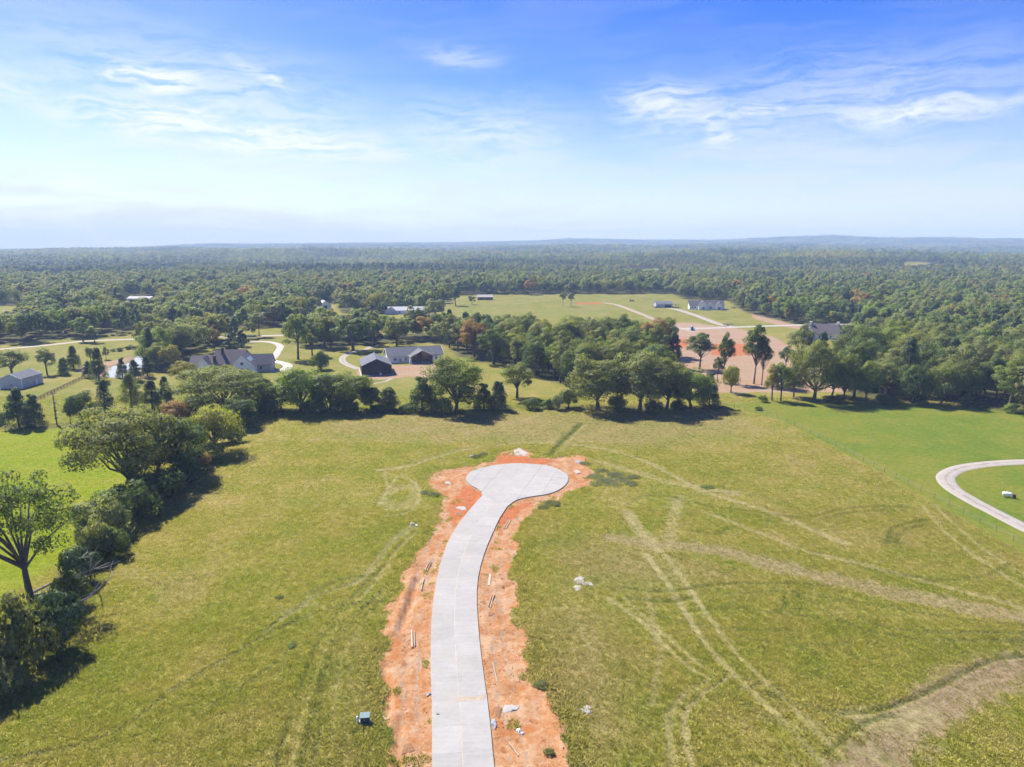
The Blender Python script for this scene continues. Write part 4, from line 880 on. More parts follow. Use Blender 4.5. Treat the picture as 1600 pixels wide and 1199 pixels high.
# far wood
rng = np.random.RandomState(5); FS = []; FI = {}; FP = []
def fproto(kind, lf, v, far):
    key = (kind, lf, v, far)
    if key not in FI:
        if far == 0:
            me = proto(kind, 1, v)[1].copy(); me.materials.clear(); me.materials.append(LEAF[lf])
        else:  # several crowns standing together, seen from kilometres away
            r2 = np.random.RandomState(hash_seed(*key)); n = 9 if far == 2 else 4; V = []; Q = []; NN = []; b = 0
            for c in range(n):
                a, d = r2.rand() * 6.28, (r2.rand() ** .5) * (17 if far == 2 else 8.5); hh = r2.uniform(11, 20)
                cc = np.array((d * math.cos(a), d * math.sin(a), hh * .62)) + r2.normal(0, 1, (7, 3)) * np.array((2.2, 2.2, hh * .16))
                v_, q_ = leaf_quads(r2, cc, np.full(7, 3.3), 18 if far == 2 else 30, 1.9 if far == 2 else 1.4)
                o_ = v_.reshape(-1, 4, 3).mean(1) - np.array((cc[:, 0].mean(), cc[:, 1].mean(), hh * .42)); o_ /= np.linalg.norm(o_, axis=1)[:, None] + 1e-6
                NN.append(leaf_quads.normals + o_ * 1.1); V.append(v_); Q.append(q_ + b); b += len(v_)
            V = np.vstack(V); me = mesh_np('crowns', V, np.vstack(Q)); me.materials.append(LEAF[lf]); round_normals(me, V, np.vstack(NN), (0, 0, 0), 0.0)
        FI[key] = len(FP); FP.append(me)
    return FI[key]
pts = []; idx = []; scl = []; rot = []
for (x, y, kind, lf, h, w) in rest:
    H, W = SHAPES[kind]; pts.append((x, y)); idx.append(fproto(kind, lf, int(x * 7) % 2, 0)); scl.append((w / W, w / W, h / H)); rot.append(x * 5 % 6.28)
for (r0, r1, step, far) in ((1080, 1900, 11.5, 0), (1900, 3600, 21, 1), (3600, 9300, 38, 2)):
    half = .80 * r1 + 60; X, Y = scatter(np.array([[-half, r0 * .7], [half, r1]]), step, rng); r = np.hypot(X, Y)
    k = (r >= r0) & (r < r1) & (np.abs(X) < .80 * Y + 60)
    if far == 0: k &= in_poly(X, Y, WOOD_FAR) & ~((np.abs(X) < 1300) & (Y < 1150) & (X > -1100))
    for P in HOLES: k &= ~in_poly(X, Y, P)
    # scattered clearings break the canopy
    k &= fnoise(X, Y, 420, 2) > (.33 if far else .29)
    X, Y = X[k], Y[k]; tone = fnoise(X + 900, Y, 300, 2); stand = fnoise(X - 500, Y + 70, 190, 2)
    for x, y, tn, sd_ in zip(X, Y, tone, stand):
        u = rng.rand(); lf = ('dark' if u < .45 else 'olive' if u < .8 else 'fresh') if tn > .55 else ('olive' if u < .45 else 'grey' if u < .7 else 'dark' if u < .9 else 'yellow')
        kind = ('elm', 'oak', 'full', 'elm', 'oak', 'full', 'tall', 'pine')[rng.randint(8)]
        if sd_ > .62: kind = 'pine' if rng.rand() < .7 else kind
        if kind == 'pine' or (far and sd_ > .63): lf = 'cedar'
        elif sd_ < .36 and rng.rand() < .5: lf = ('yellow', 'grey', 'autumn')[min(2, int(rng.rand() ** 2 * 3))]
        pts.append((x, y)); idx.append(fproto(kind, lf, rng.randint(2), 0) if far == 0 else fproto('crowns', lf, rng.randint(2), far))
        if far == 0:
            H, W = SHAPES[kind]; h = (10 + 10 * rng.rand()) * (.75 + .5 * sd_); w = (9 + 8 * rng.rand() ** 1.5) if kind != 'pine' else h * .5; scl.append((w / W, w / W, h / H))
        else: s = rng.uniform(.65, 1.35); scl.append((s * 1.1, s * 1.1, s))
        rot.append(rng.rand() * 6.28)
pts = np.array(pts); z = far_height(pts[:, 0], pts[:, 1])
instancer('forest', np.c_[pts, z - .3], FP, idx, scl, rot)['label'] = 'dense mixed forest rolling away to the horizon'

# ------------------------------------------------------------------ grass standing in the fields
def tuft_mesh(seed, n, h, spread, w):
    r = np.random.RandomState(seed); V = []; F = []
    for i in range(n):
        a = r.rand() * 6.28; d = r.rand() ** .5 * spread; b = np.array((d * math.cos(a), d * math.sin(a), -.03)); t = r.rand() * 6.28; hh = h * r.uniform(.55, 1.15)
        l = np.array((math.cos(a + r.normal(0, .6)), math.sin(a + r.normal(0, .6)), 0)) * hh * r.uniform(.2, .7); u = np.array((math.cos(t), math.sin(t), 0)) * w * r.uniform(.6, 1.3)
        k = len(V); V += [b - u, b + u, b + l * .4 + u * .8 + (0, 0, hh * .62), b + l * .4 - u * .8 + (0, 0, hh * .62), b + l + (0, 0, hh)]
        F += [(k, k + 1, k + 2, k + 3), (k + 3, k + 2, k + 4)]
    return mesh_py('tuft', V, F)
def tuft_material():
    m, nt, out = new_mat('standing_grass'); pos = nt.node('ShaderNodeNewGeometry').outputs['Position']; k = mask_sockets(nt, 'INSTANCER'); info = nt.node('ShaderNodeObjectInfo')
    c, n2, n3, n4, cut, soft = grass_colour(nt, pos, k)
    r = info.outputs['Random']; c = nt.mix(nt.math('MULTIPLY', nt.smooth(r, .84, 1.0), .7), c, (.30, .24, .10, 1)); v = nt.rng(r, 0, 1, .90, 1.14)
    c = nt.mix(1.0, c, nt.node('ShaderNodeCombineColor', {0: v, 1: v, 2: v}).outputs[0], 'MULTIPLY')
    nrm = nt.node('ShaderNodeVectorMath', {0: nt.node('ShaderNodeVectorMath', {0: nt.node('ShaderNodeNewGeometry').outputs['Normal'], 1: (.30, .30, .30)}, operation='MULTIPLY').outputs[0], 1: (0, 0, .85)}, operation='ADD').outputs[0]
    nrm = nt.node('ShaderNodeVectorMath', {0: nrm}, operation='NORMALIZE').outputs[0]   # blades of a sward share the light of the whole sward
    d = nt.node('ShaderNodeBsdfDiffuse', {'Color': c, 'Normal': nrm}); t = nt.node('ShaderNodeBsdfTranslucent', {'Color': nt.mix(1.0, c, (.9, .95, .6, 1), 'MULTIPLY'), 'Normal': nt.node('ShaderNodeVectorMath', {0: nrm, 1: (-1, -1, -1)}, operation='MULTIPLY').outputs[0]})
    nt.l.new(nt.node('ShaderNodeAddShader', {0: d.outputs[0], 1: t.outputs[0]}).outputs[0], out.inputs[0]); return m
def build_grass():
    r = np.random.RandomState(3); mat = tuft_material(); T = []
    for s in range(5): me = tuft_mesh(50 + s, 11, .23, .20, .026); me.materials.append(mat); T.append(me)
    P = []
    for y0, y1, dens in ((52, 95, 17.0), (95, 140, 10.0), (140, 190, 5.0), (190, 252, 2.4)):
        n = int((y1 - y0) * 2 * (.80 * y1 + 18) * dens); y = r.uniform(y0, y1, n); x = r.uniform(-1, 1, n) * (.80 * y1 + 18); k = np.abs(x) < .76 * y + 20
        P.append(np.c_[x[k], y[k]])
    P = np.vstack(P); M = plan(P[:, 0], P[:, 1])
    drive = np.full(len(P), 99.)
    for L, w in ROAD_LINES.values(): drive = np.minimum(drive, pl_dist(P[:, 0], P[:, 1], L, w / 2 + 2) - w / 2)
    u = r.rand(len(P)); weeds = fnoise(P[:, 0], P[:, 1], 3.0, 2)
    k = (M['road'] < -.3) & (drive > .1) & ((M['dirt'] < .35 + .5 * r.rand(len(P))) | (weeds > .73)) & (M['pale'] < .4) & (u > M['straw'] * .45 + M['brown'] * .35) & (u > M['floor'] * .5) & (u > M['lawn'] * .7)
    P = P[k]; M = {q: v[k] for q, v in M.items()}; n = len(P)
    edge = np.exp(-((M['dsd'] + 1.6) / 1.6) ** 2)
    s = r.uniform(.55, 1.25, n) * (.9 + .5 * fnoise(P[:, 0], P[:, 1], 7, 2)) * (1 - .35 * M['brown']) * (1 - .45 * M['straw']) * (1 - .72 * M['lawn']) * (1 - .5 * M['past']) * (1 + .7 * M['rut_shade']) * (1 + .55 * edge)
    far = 1 + .5 * sstep(P[:, 1], 110, 220)
    S = np.c_[s * far * 1.15, s * far * 1.15, s]
    o = instancer('field_grass', np.c_[P, M['z']], T, r.randint(0, len(T), n), S, r.rand(n) * 6.28, masks=M, tilt=.3)
    o['label'] = 'tall olive and straw coloured grass standing in the fields'
build_grass()
def build_clods():
    r = np.random.RandomState(17); mat = simple('dry_clod', (.30, .165, .085), .95, .3, 4.0, bump=.5, per_obj=.25); T = []
    for q in range(4):
        v = unit(r, 14); v = v * r.uniform(.6, 1.1, (14, 1)) * np.array((1, .8, .55)); bm = MB()
        import bmesh
        b = bmesh.new()
        for p in v: b.verts.new(p)
        bmesh.ops.convex_hull(b, input=b.verts); me = bpy.data.meshes.new('clod'); b.to_mesh(me); b.free(); me.materials.append(mat); T.append(me)
    n = 42000; y = r.uniform(50, 185, n); x = r.uniform(-45, 45, n); M = plan(x, y); cl = fnoise(x, y, 4.0, 3)
    k = (M['dirt'] > .5) & (M['road'] < -.25) & (r.rand(n) < np.clip((cl - .38) * 3.2, .04, 1)); x, y, z = x[k], y[k], M['z'][k]
    s_ = .035 + .13 * r.rand(len(x)) ** 4; o = instancer('soil_clods', np.c_[x, y, z + s_ * .2], T, r.randint(0, 4, len(x)), np.c_[s_, s_, s_], r.rand(len(x)) * 6.28); o['label'] = 'loose clods of orange earth strewn along the road shoulders'
build_clods()

# ------------------------------------------------------------------ buildings
WHITE = simple('white_siding', (.86, .85, .83), .7, .05, .4); BLACKW = simple('black_metal_siding', (.018, .020, .026), .45, .15, .5); GREYM = simple('grey_metal_siding', (.40, .42, .47), .5, .06, .5)
BRICK = simple('light_brick', (.46, .41, .37), .9, .14, 3.0); BROWNB = simple('brown_brick', (.115, .060, .045), .9, .2, 3.0); TANW = simple('tan_boards', (.38, .29, .20), .8, .12, 2.0); BROWNW = simple('brown_boards', (.20, .13, .09), .85, .15, 1.0)
RF_GREY = metal_roof('grey_seam_roof', (.135, .138, .150), .6); RF_BLUE = metal_roof('pale_seam_roof', (.135, .142, .165), .6); RF_PALE = metal_roof('white_seam_roof', (.42, .43, .45), .6); RF_DARK = simple('charcoal_shingle', (.085, .082, .098), .9, .2, 2.5); RF_PURP = simple('weathered_shingle', (.115, .098, .104), .9, .2, 2.5); RF_NAVY = simple('dark_blue_shingle', (.060, .062, .085), .9, .2, 2.5); RF_TAN = simple('pale_tin', (.36, .33, .29), .6, .1, .6)
GLASS = simple('window_glass', (.03, .035, .045), .08, .1, .5, spec=.8); DARKP = simple('dark_trim', (.03, .03, .035), .5, .1, 1.0); WTRIM = simple('white_trim', (.78, .77, .74), .6, .04, 1.0); RUST = simple('rust_metal', (.14, .065, .04), .8, .3, 2.0)

def gable_wall(root, x0, x1, y0, y1, eave, rise, axis, mat):
    if axis == 'x':
        ym = (y0 + y1) / 2; sec = [(y0, -.3), (y1, -.3), (y1, eave), (ym, eave + rise), (y0, eave)]; V = [(x0, a, b) for a, b in sec] + [(x1, a, b) for a, b in sec]
    else:
        xm = (x0 + x1) / 2; sec = [(x0, -.3), (x1, -.3), (x1, eave), (xm, eave + rise), (x0, eave)]; V = [(a, y1, b) for a, b in sec] + [(a, y0, b) for a, b in sec]
    F = [(4, 3, 2, 1, 0), (5, 6, 7, 8, 9)] + [(i, (i + 1) % 5, 5 + (i + 1) % 5, 5 + i) for i in range(5)]
    return MB().add(V, F).build('wall', mat, root)
def gable_roof(root, x0, x1, y0, y1, eave, rise, axis, mat, over=.5, th=.16, rake=None):
    cx, cy = (x0 + x1) / 2, (y0 + y1) / 2; L, W = ((x1 - x0), (y1 - y0)) if axis == 'x' else ((y1 - y0), (x1 - x0)); hl = L / 2 + over; hw = W / 2; s = rise / hw
    for side in (-1, 1):
        e = hw + over; V = []
        for dz in (.02, .02 + th):
            for x in (-hl, hl): V += [(x, side * e, eave - over * s + dz), (x, 0 if side < 0 else .001, eave + rise + dz)]
        F = [(0, 1, 3, 2), (4, 6, 7, 5), (0, 4, 5, 1), (2, 3, 7, 6), (0, 2, 6, 4), (1, 5, 7, 3)]
        o = MB().add(V, F).build('roof', mat, root, loc=(cx, cy, 0), rz=0 if axis == 'x' else math.pi / 2)
        if rake:
            r = MB()
            for x in (-hl - .03, hl + .03):
                a, b = (x, side * e, eave - over * s), (x, 0, eave + rise); w = .06
                r.add([(x - w, a[1], a[2] - .12), (x + w, a[1], a[2] - .12), (x + w, a[1], a[2] + th + .07), (x - w, a[1], a[2] + th + .07), (x - w, b[1], b[2] - .12), (x + w, b[1], b[2] - .12), (x + w, b[1], b[2] + th + .07), (x - w, b[1], b[2] + th + .07)],
                      [(0, 1, 2, 3), (7, 6, 5, 4), (0, 4, 5, 1), (1, 5, 6, 2), (2, 6, 7, 3), (3, 7, 4, 0)])
            r.build('rake_trim', rake, o)
def window(root, x, y, z, w, h, rz=0.0, trim=WTRIM, name='window', mull=True):
    p = MB().box((0, 0, 0), (w, .06, h)).build(name, GLASS, root, loc=(x, y, z), rz=rz)
    f = MB()
    for a, b, c, d in ((0, h / 2, w + .24, .12), (0, -h / 2, w + .24, .12), (-w / 2, 0, .12, h), (w / 2, 0, .12, h)) + (((0, 0, .07, h),) if mull else ()): f.box((a, -.05, b), (c, .10, d))
    f.build('frame', trim, p); return p
def chimney(root, x, y, z0, z1, w, mat): MB().box((x, y, (z0 + z1) / 2), (w, w, z1 - z0)).box((x, y, z1 + .1), (w + .25, w + .25, .2)).build('chimney', mat, root)

def white_house():
    x, y = G(650, 566); o = tag(empty('white_house', (x, y, 0), R(20)), 'white house with grey metal roof and glazed gable porch', 'house')
    gable_wall(o, -13.5, 13.5, 0, 11, 3.6, 3.2, 'x', WHITE); gable_roof(o, -13.5, 13.5, 0, 11, 3.6, 3.2, 'x', RF_GREY, .6, rake=WTRIM)
    gable_wall(o, -3.6, 8.2, -.6, 5.0, 3.3, 2.6, 'y', TANW); gable_roof(o, -3.6, 8.2, -4.2, 5.4, 3.45, 2.75, 'y', RF_GREY, .5, rake=WTRIM)
    for px in (-3.9, 7.6): MB().box((px + .45, -3.4, 1.6), (.9, .9, 3.4)).build('porch_pier', WHITE, o)
    MB().box((1.6, -.9, 2.7), (2.2, .5, 5.7)).build('fireplace_column', BROWNB, o); MB().box((2.3, -2.4, .06), (12.4, 3.6, .2)).build('porch_floor', CONC2, o)
    for wx in (-2.3, -.6, 3.9, 5.6, 7.0): window(o, wx, -.66, 1.5, 1.4, 2.6, 0, DARKP, mull=False)
    for wx, ww, wh, wz in ((-10.2, 1.5, 1.3, 1.9), (-7.6, 1.0, 2.2, 1.5), (-5.0, 1.3, 1.6, 1.8), (10.0, 1.1, 2.2, 1.5), (12.3, 1.2, 2.2, 1.5)): window(o, wx, -.06, wz, ww, wh)
    MB().box((0, .35, 3.42), (.12, .12, .12)).build('vent', WTRIM, o)
white_house()
def barn():
    x, y = G(589, 586); o = tag(empty('barn', (x, y, 0), R(15)), 'black metal barn with pale blue-grey roof beside the white house', 'barn')
    gable_wall(o, -6.5, 6.5, 0, 17, 4.3, 2.9, 'y', BLACKW); gable_roof(o, -6.5, 6.5, 0, 17, 4.3, 2.9, 'y', RF_BLUE, .25, rake=WTRIM)
    MB().box((0, -.05, 1.8), (4.2, .1, 3.6)).build('overhead_door', simple('black_door', (.028, .03, .036), .4, .1, 1.0), o)
    d = MB().box((4.4, -.05, 1.05), (1.0, .1, 2.1)).build('door', DARKP, o); MB().box((4.05, -.14, 1.05), (.05, .08, .14)).build('handle', WTRIM, d)
    window(o, -4.5, -.05, 1.7, 1.0, .9, 0, DARKP); MB().box((1.6, -.9, .45), (.9, .9, .9)).build('condenser_unit', WTRIM, o)
    MB().box((0, 8.5, .05), (14.2, 18.2, .14)).build('slab', CONC2, o)
barn()
def metal_shed():
    x, y = G(18, 608); o = tag(empty('metal_shed', (x, y, 0), R(0)), 'grey metal shed with pale roof and white corner trim by the pasture', 'shed')
    gable_wall(o, -4.4, 4.4, 0, 12, 4.0, 1.9, 'y', GREYM); gable_roof(o, -4.4, 4.4, 0, 12, 4.0, 1.9, 'y', RF_BLUE, .2, rake=WTRIM)
    for cx, cy in ((-4.42, -.02), (4.42, -.02), (4.42, 12.02)): MB().box((cx, cy, 1.95), (.22, .22, 4.0)).build('corner_trim', WTRIM, o)
    window(o, .2, -.05, 1.6, .9, .8); window(o, 4.46, 5.0, 1.6, .8, .8, math.pi / 2)
    MB().box((4.46, 8.5, 1.05), (.1, 1.0, 2.1)).build('door', WTRIM, o)
metal_shed()
def brick_house():
    x, y = G(360, 583); o = tag(empty('brick_house', (x, y, 0), R(8)), 'large pale-gabled brick house with many dark shingle roofs', 'house')
    gable_wall(o, -7, 6, 0, 13, 4.2, 5.3, 'x', BRICK); gable_roof(o, -7, 6, 0, 13, 4.2, 5.3, 'x', RF_PURP, .4)
    gable_wall(o, -17.5, -7.0, 1, 11, 3.8, 3.4, 'x', BRICK); gable_roof(o, -17.5, -7.2, 1, 11, 3.8, 3.4, 'x', RF_PURP, .35)
    gable_wall(o, -13.2, -8.0, -2.5, 5, 4.0, 3.4, 'y', WHITE); gable_roof(o, -13.2, -8.0, -2.5, 5, 4.0, 3.4, 'y', RF_NAVY, .35, rake=WTRIM)
    gable_wall(o, 1.6, 11.8, -6, 7, 3.6, 4.9, 'y', WHITE); gable_roof(o, 1.6, 11.8, -6, 7, 3.6, 4.9, 'y', RF_NAVY, .4, rake=WTRIM)
    gable_wall(o, 9.0, 17.5, 0, 10, 3.6, 3.9, 'x', BRICK); gable_roof(o, 9.0, 17.5, 0, 10, 3.6, 3.9, 'x', RF_NAVY, .4)
    chimney(o, -3.8, 4.5, 6.5, 10.7, 1.0, DARKP); chimney(o, -6.6, 1.2, 3.0, 7.6, 1.1, BROWNB)
    for wx, wy in ((-10.6, -2.56), (6.7, -6.06), (4.6, -6.06), (8.8, -6.06), (-3.4, -.06), (-1.2, -.06), (13.4, -.06)): window(o, wx, wy, 2.0, 1.2, 1.8)
    window(o, 6.7, -6.06, 5.0, 1.2, 1.3)
    for k in range(3):
        yy = -3.4 + k * 2.3; xx = 9.2; zz = 8.5 - (xx - 6.7) * (4.9 / 5.1) + .26
        pan = MB().add([(xx - .7, yy - 1, zz + .83), (xx - .7, yy + 1, zz + .83), (xx + .7, yy + 1, zz - .83), (xx + .7, yy - 1, zz - .83), (xx - .66, yy - 1, zz + .89), (xx - .66, yy + 1, zz + .89), (xx + .74, yy + 1, zz - .77), (xx + .74, yy - 1, zz - .77)],
                       [(3, 2, 1, 0), (4, 5, 6, 7), (0, 1, 5, 4), (1, 2, 6, 5), (2, 3, 7, 6), (3, 0, 4, 7)]).build('skylight', simple('skylight_glass', (.35, .45, .5), .1, .05, 1.0, spec=.8) if k == 0 else bpy.data.materials['skylight_glass'], o)
brick_house()
def farmhouse():
    x, y = G(1104, 484); o = tag(empty('farmhouse', (x, y, 0), R(-8)), 'white farmhouse with several dark gables by the far wood', 'house')
    gable_wall(o, -15, 15, 0, 12, 3.6, 4.0, 'x', WHITE); gable_roof(o, -15, 15, 0, 12, 3.6, 4.0, 'x', RF_DARK, .5)
    for a, b, d, r in ((-7.5, .5, -4.5, 4.2), (1.0, 6.0, -2.2, 2.6), (7.5, 13.5, -3.6, 3.4)):
        gable_wall(o, a, b, d, 6, 3.6, r, 'y', WHITE); gable_roof(o, a, b, d, 6, 3.6, r, 'y', RF_DARK, .4)
        window(o, (a + b) / 2, d - .06, 1.7, 1.6, 1.8)
    for wx in (-12.5, -10): window(o, wx, -.06, 1.7, 1.4, 1.7)
    MB().box((9.9, -3.68, 1.1), (1.2, .1, 2.2)).build('door', DARKP, o)
farmhouse()
def hidden_house():
    x, y = G(1284, 530); o = tag(empty('house', (x, y, 0), R(-20)), 'pale brick house with purple-grey roof and white chimneys among trees', 'house')
    gable_wall(o, -9.5, 9.5, 0, 12, 3.4, 5.2, 'x', WHITE); gable_roof(o, -9.5, 9.5, 0, 12, 3.4, 5.2, 'x', RF_PURP, .5)
    gable_wall(o, -10.5, -3.5, -5, 6, 3.4, 4.2, 'y', WHITE); gable_roof(o, -10.5, -3.5, -5, 6, 3.4, 4.2, 'y', RF_PURP, .4)
    gable_wall(o, 8.5, 16, 2, 11, 3.0, 3.0, 'x', WHITE); gable_roof(o, 8.7, 16, 2, 11, 3.0, 3.0, 'x', RF_PURP, .4)
    chimney(o, -6.4, 5.0, 6.0, 9.8, 1.1, WTRIM); chimney(o, 9.0, 6.0, 6.0, 9.9, 1.3, WTRIM)
    for wx in (-1, 2, 5): window(o, wx, -.06, 1.6, 1.2, 1.6)
hidden_house()
def shed(name, label, px, py, L, W, eave, rise, rz, axis, wm, rm, cat='shed', doors=()):
    x, y = G(px, py); o = tag(empty(name, (x, y, 0), R(rz)), label, cat)
    gable_wall(o, -L / 2, L / 2, 0, W, eave, rise, axis, wm); gable_roof(o, -L / 2, L / 2, 0, W, eave, rise, axis, rm, .35)
    for dx, dw, dh in doors: MB().box((dx, -.05, dh / 2), (dw, .1, dh)).build('door', DARKP, o)
    return o
shed('metal_building', 'long white-roofed metal building deep in the wood', 217, 474, 22, 14, 4.6, 1.6, 6, 'x', WHITE, RF_PALE, 'building', ((-6, 4, 3.6), (4, 4, 3.6)))
shed('white_outbuilding', 'white gabled building with steep pale roof among trees', 509, 483, 10, 13, 3.6, 3.6, 28, 'y', WHITE, RF_PALE, 'building', ((0, 3, 3),))
o_ = shed('ranch_house', 'long low house with pale grey roof behind trees', 634, 491, 30, 12, 3.0, 2.6, 4, 'x', WHITE, RF_PALE, 'house', ((2, 1.2, 2.1),))
gable_wall(o_, -17, -8, -3, 8, 3.0, 2.8, 'y', GREYM); gable_roof(o_, -17, -8, -3, 8, 3.0, 2.8, 'y', RF_GREY, .4)
for wx in (-5, 6, 10): window(o_, wx, -.06, 1.5, 1.4, 1.3)
shed('brown_shed', 'small brown shed with pale tin roof on the far lawn', 758, 469, 16, 8, 3.0, 2.2, 2, 'x', BROWNW, RF_TAN, 'shed', ((-4, 3, 2.6), (3, 3, 2.6)))
o_ = shed('workshop', 'low dark workshop with grey roof in the far meadow', 1038, 481, 15, 12, 3.4, 2.0, 0, 'x', GREYM, RF_GREY, 'shed', ((3.4, 6, 2.8),))
MB().box((10.6, 5, 2.9), (6, 9, .15)).build('lean_to_roof', RF_DARK, o_)
for px, py in ((13.2, .8), (13.2, 9.2), (10.6, .8)): MB().box((px, py, 1.4), (.2, .2, 2.9)).build('post', DARKP, o_)

# ------------------------------------------------------------------ vehicles and small structures
TYRE = simple('tyre', (.02, .02, .02), .9, .1, 2.0); HUB = simple('hub', (.45, .45, .46), .4, .1, 2.0, metal=.6)
def wheel(root, x, y, r=.34, w=.24):
    o = MB().tube([(0, -w / 2, 0), (0, w / 2, 0)], [r, r], 12).build('wheel', TYRE, root, loc=(x, y, r)); MB().tube([(0, -w / 2 - .012, 0), (0, w / 2 + .012, 0)], [r * .58, r * .58], 10).build('rim', HUB, o)
def car(px, py, rz, col, label, suv=True):
    x, y = G(px, py); o = tag(empty('parked_car', (x, y, .10), R(rz)), label, 'car'); paint = simple('paint_%d' % px, col, .25, .03, 1.0, spec=.6); L, W, H = 4.8, 1.86, 1.75
    body = [(-2.4, .34), (2.35, .34), (2.42, .62), (2.3, .92), (1.15, 1.04), (-2.35, 1.06), (-2.44, .7)]; cab = [(1.15, 1.03), (.45, 1.66), (-1.9, 1.72), (-2.3, 1.05)]
    def ext(sec, hw, top): n = len(sec); V = [(a, -hw * (top if b > 1.2 else 1), b) for a, b in sec] + [(a, hw * (top if b > 1.2 else 1), b) for a, b in sec]; return V, [tuple(range(n)), tuple(range(2 * n - 1, n - 1, -1))] + [((i + 1) % n, i, n + i, n + (i + 1) % n) for i in range(n)]
    m = MB(); m.add(*ext(body, W / 2, 1)); m.build('body', paint, o); MB().add(*ext(cab, W / 2 - .05, .84)).build('window_band', GLASS, o); MB().box((-.75, 0, 1.73), (2.3, 1.5, .06)).build('roof_panel', paint, o)
    for wx in (-1.45, 1.5):
        for wy in (-.82, .82): wheel(o, wx, wy)
    for wy in (-.62, .62): MB().box((2.40, wy, .78), (.08, .4, .16)).build('headlight', WTRIM, o); MB().box((-2.41, wy, .86), (.08, .3, .2)).build('tail_light', RUST, o)
car(421, 563, 60, (.10, .09, .085), 'dark parked car on the concrete driveway by the brick house'); car(1341, 524, -20, (.72, .72, .72), 'white car on the drive next to the purple-grey roof'); car(1409, 537, -25, (.70, .70, .71), 'white car at the far end of the drive near the wood')
def trailer(px, py, rz, label):
    x, y = G(px, py); o = tag(empty('flatbed_trailer', (x, y, 0), R(rz)), label, 'trailer'); MB().box((0, 0, .85), (6.5, 2.2, .25)).build('deck', BROWNW, o)
    for s in (-1, 1): MB().box((0, s * 1.1, 1.25), (6.5, .06, .1)).build('side_rail', RUST, o); [wheel(o, wx, s * 1.0, .38) for wx in (-.5, .5)]
    MB().tube([(3.2, 0, .8), (4.6, 0, .6)], [.08, .06], 6).build('drawbar', RUST, o)
    for wx in (-3, 0, 3): MB().box((wx, 1.1, 1.1), (.08, .08, .5)).box((wx, -1.1, 1.1), (.08, .08, .5)).build('stake', RUST, o)
trailer(1025, 481, 5, 'brown flatbed trailer beside the low dark workshop'); trailer(1137, 509, -8, 'low trailer parked at the junction of the farm driveway'); trailer(1147, 482, 0, 'dark trailer beyond the farmhouse under the wood')
def toilet():
    x, y = G(1081, 517); o = tag(empty('portable_toilet', (x, y, 0), R(12)), 'blue and white portable toilet beside the road on bare earth', 'toilet'); bl = simple('blue_plastic', (.03, .16, .24), .5, .06, 1.0)
    MB().box((0, 0, .1), (1.5, 1.5, .2)).build('skid', DARKP, o); MB().box((0, 0, 1.55), (1.35, 1.35, 2.7), 0, .97).build('cabin', bl, o); d = MB().box((0, -.70, 1.5), (.9, .05, 2.3)).build('door', bl, o); MB().box((.35, -.05, 0), (.06, .06, .2)).build('handle', WTRIM, d, loc=(0, -.70, 1.5))
    MB().box((0, 0, 3.0), (1.45, 1.45, .22), 0, .8).build('roof', WTRIM, o); MB().box((1.3, 0, .9), (1.0, 1.2, 1.7)).build('wash_tank', WTRIM, o)
toilet()
WOODP = simple('weathered_wood', (.20, .165, .13), .9, .25, 2.0, bump=.3); NEWW = simple('sawn_lumber', (.38, .32, .245), .85, .12, 3.0, per_obj=.12)
def pole():
    x, y = G(89, 664); h = top_h(y, 612); o = tag(empty('utility_pole', (x, y, 0), 0), 'weathered wooden utility pole on the pasture boundary', 'pole'); MB().tube([(0, 0, -.5), (0, 0, h * .5), (0, 0, h)], [.22, .19, .14], 9).build('shaft', WOODP, o, True)
    a = MB().box((0, 0, h - .7), (2.2, .12, .14), R(35)).build('crossarm', WOODP, o)
    for k in (-.9, 0, .9): MB().tube([(k * math.cos(R(35)), k * math.sin(R(35)), h - .62), (k * math.cos(R(35)), k * math.sin(R(35)), h - .40)], [.05, .035], 6).build('insulator', HUB, a)
    MB().tube([(.28, 0, h * .60), (.28, 0, h * .70)], [.2, .2], 8).build('transformer', GREYM, o); V, Q = leaf_quads(np.random.RandomState(2), np.array([(0, 0, h * .3), (0, 0, h * .42), (0, 0, h * .52), (0, 0, h * .2)]), np.array((.5, .5, .4, .5)), 60, .3); link('vine', mesh_np('vine', V, Q, LEAF['dark']), o)
pole()
def tank():
    x, y = G(1573, 777); o = tag(empty('white_tank', (x, y, 0), R(-30)), 'white tank with dark end on the lawn inside the gravel drive bend', 'tank'); n = 9; pts = [(-.95, 0, .75), (-.85, 0, .75), (-.7, 0, .75), (.7, 0, .75), (.85, 0, .75), (.95, 0, .75)]
    MB().tube(pts, [.12, .36, .46, .46, .36, .12], 14).build('shell', WTRIM, o, True)
    for k in (-.5, .5): MB().box((k, 0, .2), (.16, .7, .4)).build('saddle', CONC2, o)
    MB().box((1.35, -.1, .45), (.55, .7, .9)).build('control_box', DARKP, o); MB().tube([(0, 0, 1.15), (0, 0, 1.42)], [.16, .12], 8).build('valve_dome', WTRIM, o)
tank()
